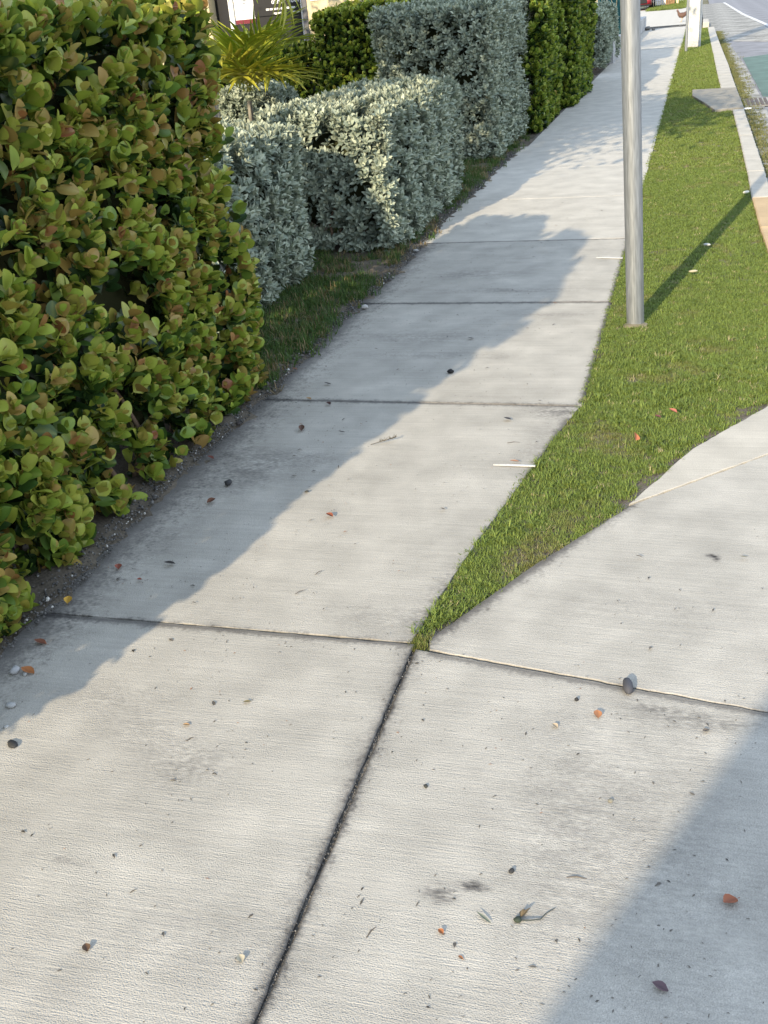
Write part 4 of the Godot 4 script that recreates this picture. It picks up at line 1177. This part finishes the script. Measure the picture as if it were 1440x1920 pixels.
	pebble(Vector3(-1.58, 0.0, -1.64), Vector3(0.036, 0.012, 0.022), Color(0.03, 0.03, 0.03), -0.5, "flat dark seed at the photo's left edge on the near slab", "seed_pod", "seed")
	pebble(Vector3(-1.84, 0.008, -3.72), Vector3(0.026, 0.02, 0.022), Color(0.04, 0.035, 0.03), 0.3, "dark seed lying at the gravel's edge under the hedge", "seed_pod", "seed")
	pebble(Vector3(-1.31, 0.004, -3.12), Vector3(0.018, 0.007, 0.012), Color(0.06, 0.055, 0.045), 0.3, "small dark seed between the two sunlit edges of the second slab", "seed_pod", "seed")
	pebble(Vector3(-0.21, 0.001, -2.05), Vector3(0.012, 0.009, 0.010), Color(0.02, 0.02, 0.02), 0.3, "black pip left of the grey rubber lump", "seed_pod", "seed")
	pebble(Vector3(-0.51, 0.001, -1.68), Vector3(0.011, 0.007, 0.011), Color(0.04, 0.04, 0.035), 0.3, "black pip right of the long joint", "seed_pod", "seed")
	pebble(Vector3(-0.28, 0.001, -1.47), Vector3(0.014, 0.009, 0.011), Color(0.03, 0.03, 0.03), 0.9, "black stone chip above the wilted flower", "stone_chip")
	pebble(Vector3(-0.10, 0.001, -1.71), Vector3(0.014, 0.006, 0.011), Color(0.22, 0.20, 0.15), 0.9, "olive stone chip in the dirty middle of the driveway", "stone_chip")
	pebble(Vector3(-1.80, 0.004, -5.52), Vector3(0.045, 0.025, 0.035), Color(0.42, 0.41, 0.38), 0.2, "white pebble just before the third joint", "white_pebble")
	pebble(Vector3(-1.84, 0.004, -6.93), Vector3(0.045, 0.02, 0.035), Color(0.42, 0.41, 0.38), 0.2, "white pebble just before the fourth joint", "white_pebble")
	pebble(Vector3(-1.87, 0.006, -4.42), Vector3(0.022, 0.016, 0.02), Color(0.6, 0.59, 0.55), 0.2, "small white pebble by the brown leaf at the weedy edge", "white_pebble")
	pebble(Vector3(-1.68, 0.0, -1.78), Vector3(0.030, 0.016, 0.022), Color(0.36, 0.36, 0.34), 0.2, "pale oblong pebble at the photo's left edge", "white_pebble")
	pebble(Vector3(-1.76, 0.002, -1.92), Vector3(0.034, 0.022, 0.026), Color(0.34, 0.34, 0.33), 0.9, "pale pebble left of the orange-brown leaf", "white_pebble")
	pebble(Vector3(-1.725, 0.0, -1.915), Vector3(0.016, 0.012, 0.014), Color(0.38, 0.38, 0.36), 0.2, "small pale pebble between its larger neighbour and the orange-brown leaf", "white_pebble")
	pebble(Vector3(-1.64, 0.0, -1.70), Vector3(0.014, 0.008, 0.012), Color(0.40, 0.40, 0.38), 0.2, "tiny white pebble beyond the flat dark seed", "white_pebble")
	pebble(Vector3(0.04, 0.03, -6.14), Vector3(0.05, 0.015, 0.02), Color(0.42, 0.38, 0.26), 0.2, "pale yellow chip in the grass right of the pole's shadow", "pale_chip", "chip")
	pebble(Vector3(0.12, 0.03, -6.80), Vector3(0.05, 0.018, 0.028), Color(0.45, 0.45, 0.41), -0.4, "white chip lying in the pole's shadow on the grass", "pale_chip", "chip")

	# grey lump of rubber on the driveway joint
	var st := begin()
	st.set_color(Color(0.06, 0.062, 0.07))
	tube(st, [Vector3(0, 0.007, -0.026), Vector3(0, 0.010, -0.021), Vector3(0.001, 0.011, -0.008), Vector3(0.002, 0.011, 0.010), Vector3(0.003, 0.009, 0.022), Vector3(0.003, 0.006, 0.027)], [0.003, 0.010, 0.0125, 0.0125, 0.010, 0.003], 12)
	var lump := obj("rubber_lump", done(st, true), M.dry, self, Transform3D(Basis(Vector3.UP, 0.1), Vector3(-0.09, 0.002, -2.115)))
	tag(lump, "dark grey oblong rubber lump lying across the driveway joint", "rubber lump")
	# feathery seed stalk
	var stalk := thing("seed_stalk", Vector3(-1.14, 0.006, -3.59), "feathery grey seed stalk lying at the shadow edge on the second slab", "seed stalk")
	st = begin()
	st.set_color(Color(0.10, 0.085, 0.06))
	tube(st, [Vector3(-0.05, 0.002, 0.03), Vector3(-0.01, 0.008, 0.005), Vector3(0.04, 0.012, -0.03)], [0.0012, 0.0016, 0.001], 5)
	obj("stem", done(st, true), M.dry, stalk)
	st = begin()
	rng.seed = 801
	for i in 46:
		var t := rng.randf()
		var o := Vector3(-0.02, 0.006, 0.012).lerp(Vector3(0.042, 0.012, -0.032), t)
		st.set_color(Color(0.11, 0.095, 0.07) * rng.randf_range(0.7, 1.5))
		tube(st, [o, o + Vector3(rng.randf_range(-0.012, 0.016), rng.randf_range(0.0, 0.014), rng.randf_range(-0.015, 0.012))], [0.0014, 0.0004], 4)
	tag(obj("bristles", done(st), M.dry, stalk), "", "", "", "stuff")
	# wilted flower with its stalk on the driveway
	var fl := thing("wilted_flower", Vector3(-0.24, 0.002, -1.36), "wilted brown flower with a thin bent stalk on the driveway", "flower")
	st = begin()
	st.set_color(Color(0.05, 0.055, 0.05))
	tube(st, [Vector3(-0.004, 0.004, 0.008), Vector3(0.014, 0.005, 0.006), Vector3(0.034, 0.004, -0.002), Vector3(0.042, 0.003, -0.018), Vector3(0.058, 0.002, -0.036)], [0.0018, 0.0014, 0.0012, 0.001, 0.0006], 6)
	obj("stalk", done(st, true), M.dry, fl)
	obj("calyx", bumpy_rock(Vector3(0.016, 0.012, 0.014), 9, 0.3, Color(0.03, 0.04, 0.025)), M.dry, fl, Transform3D(Basis(), Vector3(-0.008, 0.006, 0.008)))
	for i in 9:
		var c := Color(0.17, 0.12, 0.06) * rng.randf_range(0.5, 1.5)
		obj("petal", leaf_mesh(rng.randf_range(0.018, 0.028), 0.006, 0.9, 0.8, 0.5, 0.3, c, c, 3), M.dry, fl, Transform3D(basis_to(Vector3(rng.randf_range(-0.1, 0.9), rng.randf_range(0.0, 0.3), rng.randf_range(-1.3, -0.4)), Vector3.UP), Vector3(-0.004, 0.006, 0.004)))
	# white paint strokes on the pavement edge
	tag(obj("paint_stroke", slab_mesh([Vector2(-0.664, -3.414), Vector2(-0.505, -3.414), Vector2(-0.505, -3.424), Vector2(-0.60, -3.424)], 0.0085, 0.004, 0.0006, 0.02, 0.001), M.white_paint), "white paint stroke on the second slab, touching the grass", "", "", "structure")
	tag(obj("paint_stroke", slab_mesh([Vector2(-0.563, -6.645), Vector2(-0.395, -6.615), Vector2(-0.395, -6.635), Vector2(-0.50, -6.658)], 0.0065, 0.004, 0.0006, 0.02, 0.001), M.white_paint), "white paint stroke beside the steel pole", "", "", "structure")
	# twigs
	for t in [[-0.15, -1.48, 0.04, 0.1, "thin straight twig in the dirty middle of the driveway"], [-0.52, -1.27, 0.03, 1.2, "thin bent twig right of the long joint, near the bottom"], [-1.09, -2.44, 0.035, 0.9, "dark straight twig on the sunlit second slab above the first joint"], [-1.07, -2.56, 0.03, 1.1, "thin twig beyond its darker neighbour on the second slab"], [-0.62, -3.63, 0.05, 0.2, "pale bent grass stalk between round leaf and paint stroke"], [-1.13, -1.74, 0.02, 1.0, "hair-thin twig beside the small tan leaf"]]:
		st = begin()
		st.set_color(Color(0.12, 0.10, 0.08))
		var d: Vector3 = Vector3(cos(t[3]), 0, -sin(t[3])) * t[2] * 0.5
		tube(st, [-d, Vector3(0, 0.002, 0) + d.rotated(Vector3.UP, 1.5) * 0.12, d], [0.0012, 0.0014, 0.0006], 5)
		tag(obj("twig", done(st, true), M.dry, self, Transform3D(Basis(), Vector3(t[0], 0.006 if t[1] < -2.2 else 0.002, t[1]))), t[4], "twig")
	# countless crumbs of plants and grit on the slabs
	var crumb := leaf_mesh(1.0, 0.42, 0.9, 0.8, 0.6, 0.3, Color.WHITE, Color.WHITE, 3)
	var trs := []
	var cols := []
	rng.seed = 810
	for i in 6500:
		var z := -rng.randf_range(0.9, 9.0)
		var x := rng.randf_range(-1.85, 0.7)
		if z < -2.2 and x > -0.68 and z > -3.2 and x < -0.3 + (-2.2 - z) * 0.4: continue
		if z < -3.0 and x > -0.5: continue
		var dirty := 1.0 if (x > -0.5 and z > -2.1) else 0.45
		if wob.get_noise_2d(x * 160.0, z * 160.0) < 0.12 - 0.35 * dirty + rng.randf_range(-0.3, 0.2): continue
		var sz := rng.randf_range(0.002, 0.0075) * (1.0 if rng.randf() < 0.93 else 2.2)
		trs.append(Transform3D((Basis(Vector3.UP, rng.randf() * TAU) * Basis(Vector3.RIGHT, -1.5)).scaled_local(Vector3(sz * rng.randf_range(0.4, 1.6), sz * 1.5, sz)), Vector3(x, 0.0065 if z < -2.2 else 0.003, z)))
		var v := rng.randf_range(0.03, 0.16)
		cols.append(Color(v, v * 0.88, v * 0.72) if rng.randf() < 0.92 else Color(0.28, 0.12, 0.05))
	tag(many("plant_crumbs", crumb, M.dry, trs, cols), "tiny crumbs of leaves and grit strewn over the concrete", "plant debris")
	# flakes in the worn long joint
	trs = []; cols = []
	var rock := bumpy_rock(Vector3.ONE, 21, 0.3)
	for i in 1500:
		var z := -rng.randf_range(-0.3, 2.2)
		var x := -0.671 + rng.randfn(0.0, 0.005)
		var sz := rng.randf_range(0.001, 0.0032)
		trs.append(Transform3D(Basis(Vector3(rng.randf(), 1, rng.randf()).normalized(), rng.randf() * TAU).scaled_local(Vector3.ONE * sz), Vector3(x, -0.008 + rng.randf() * 0.006, z)))
		var v := rng.randf_range(0.08, 0.22) * (1.0 if rng.randf() < 0.95 else 2.0)
		cols.append(Color(v, v * 0.95, v * 0.88))
	tag(many("joint_grit", rock, M.dry, trs, cols), "dark grit packed in the long joint between pavement and driveway", "grit")
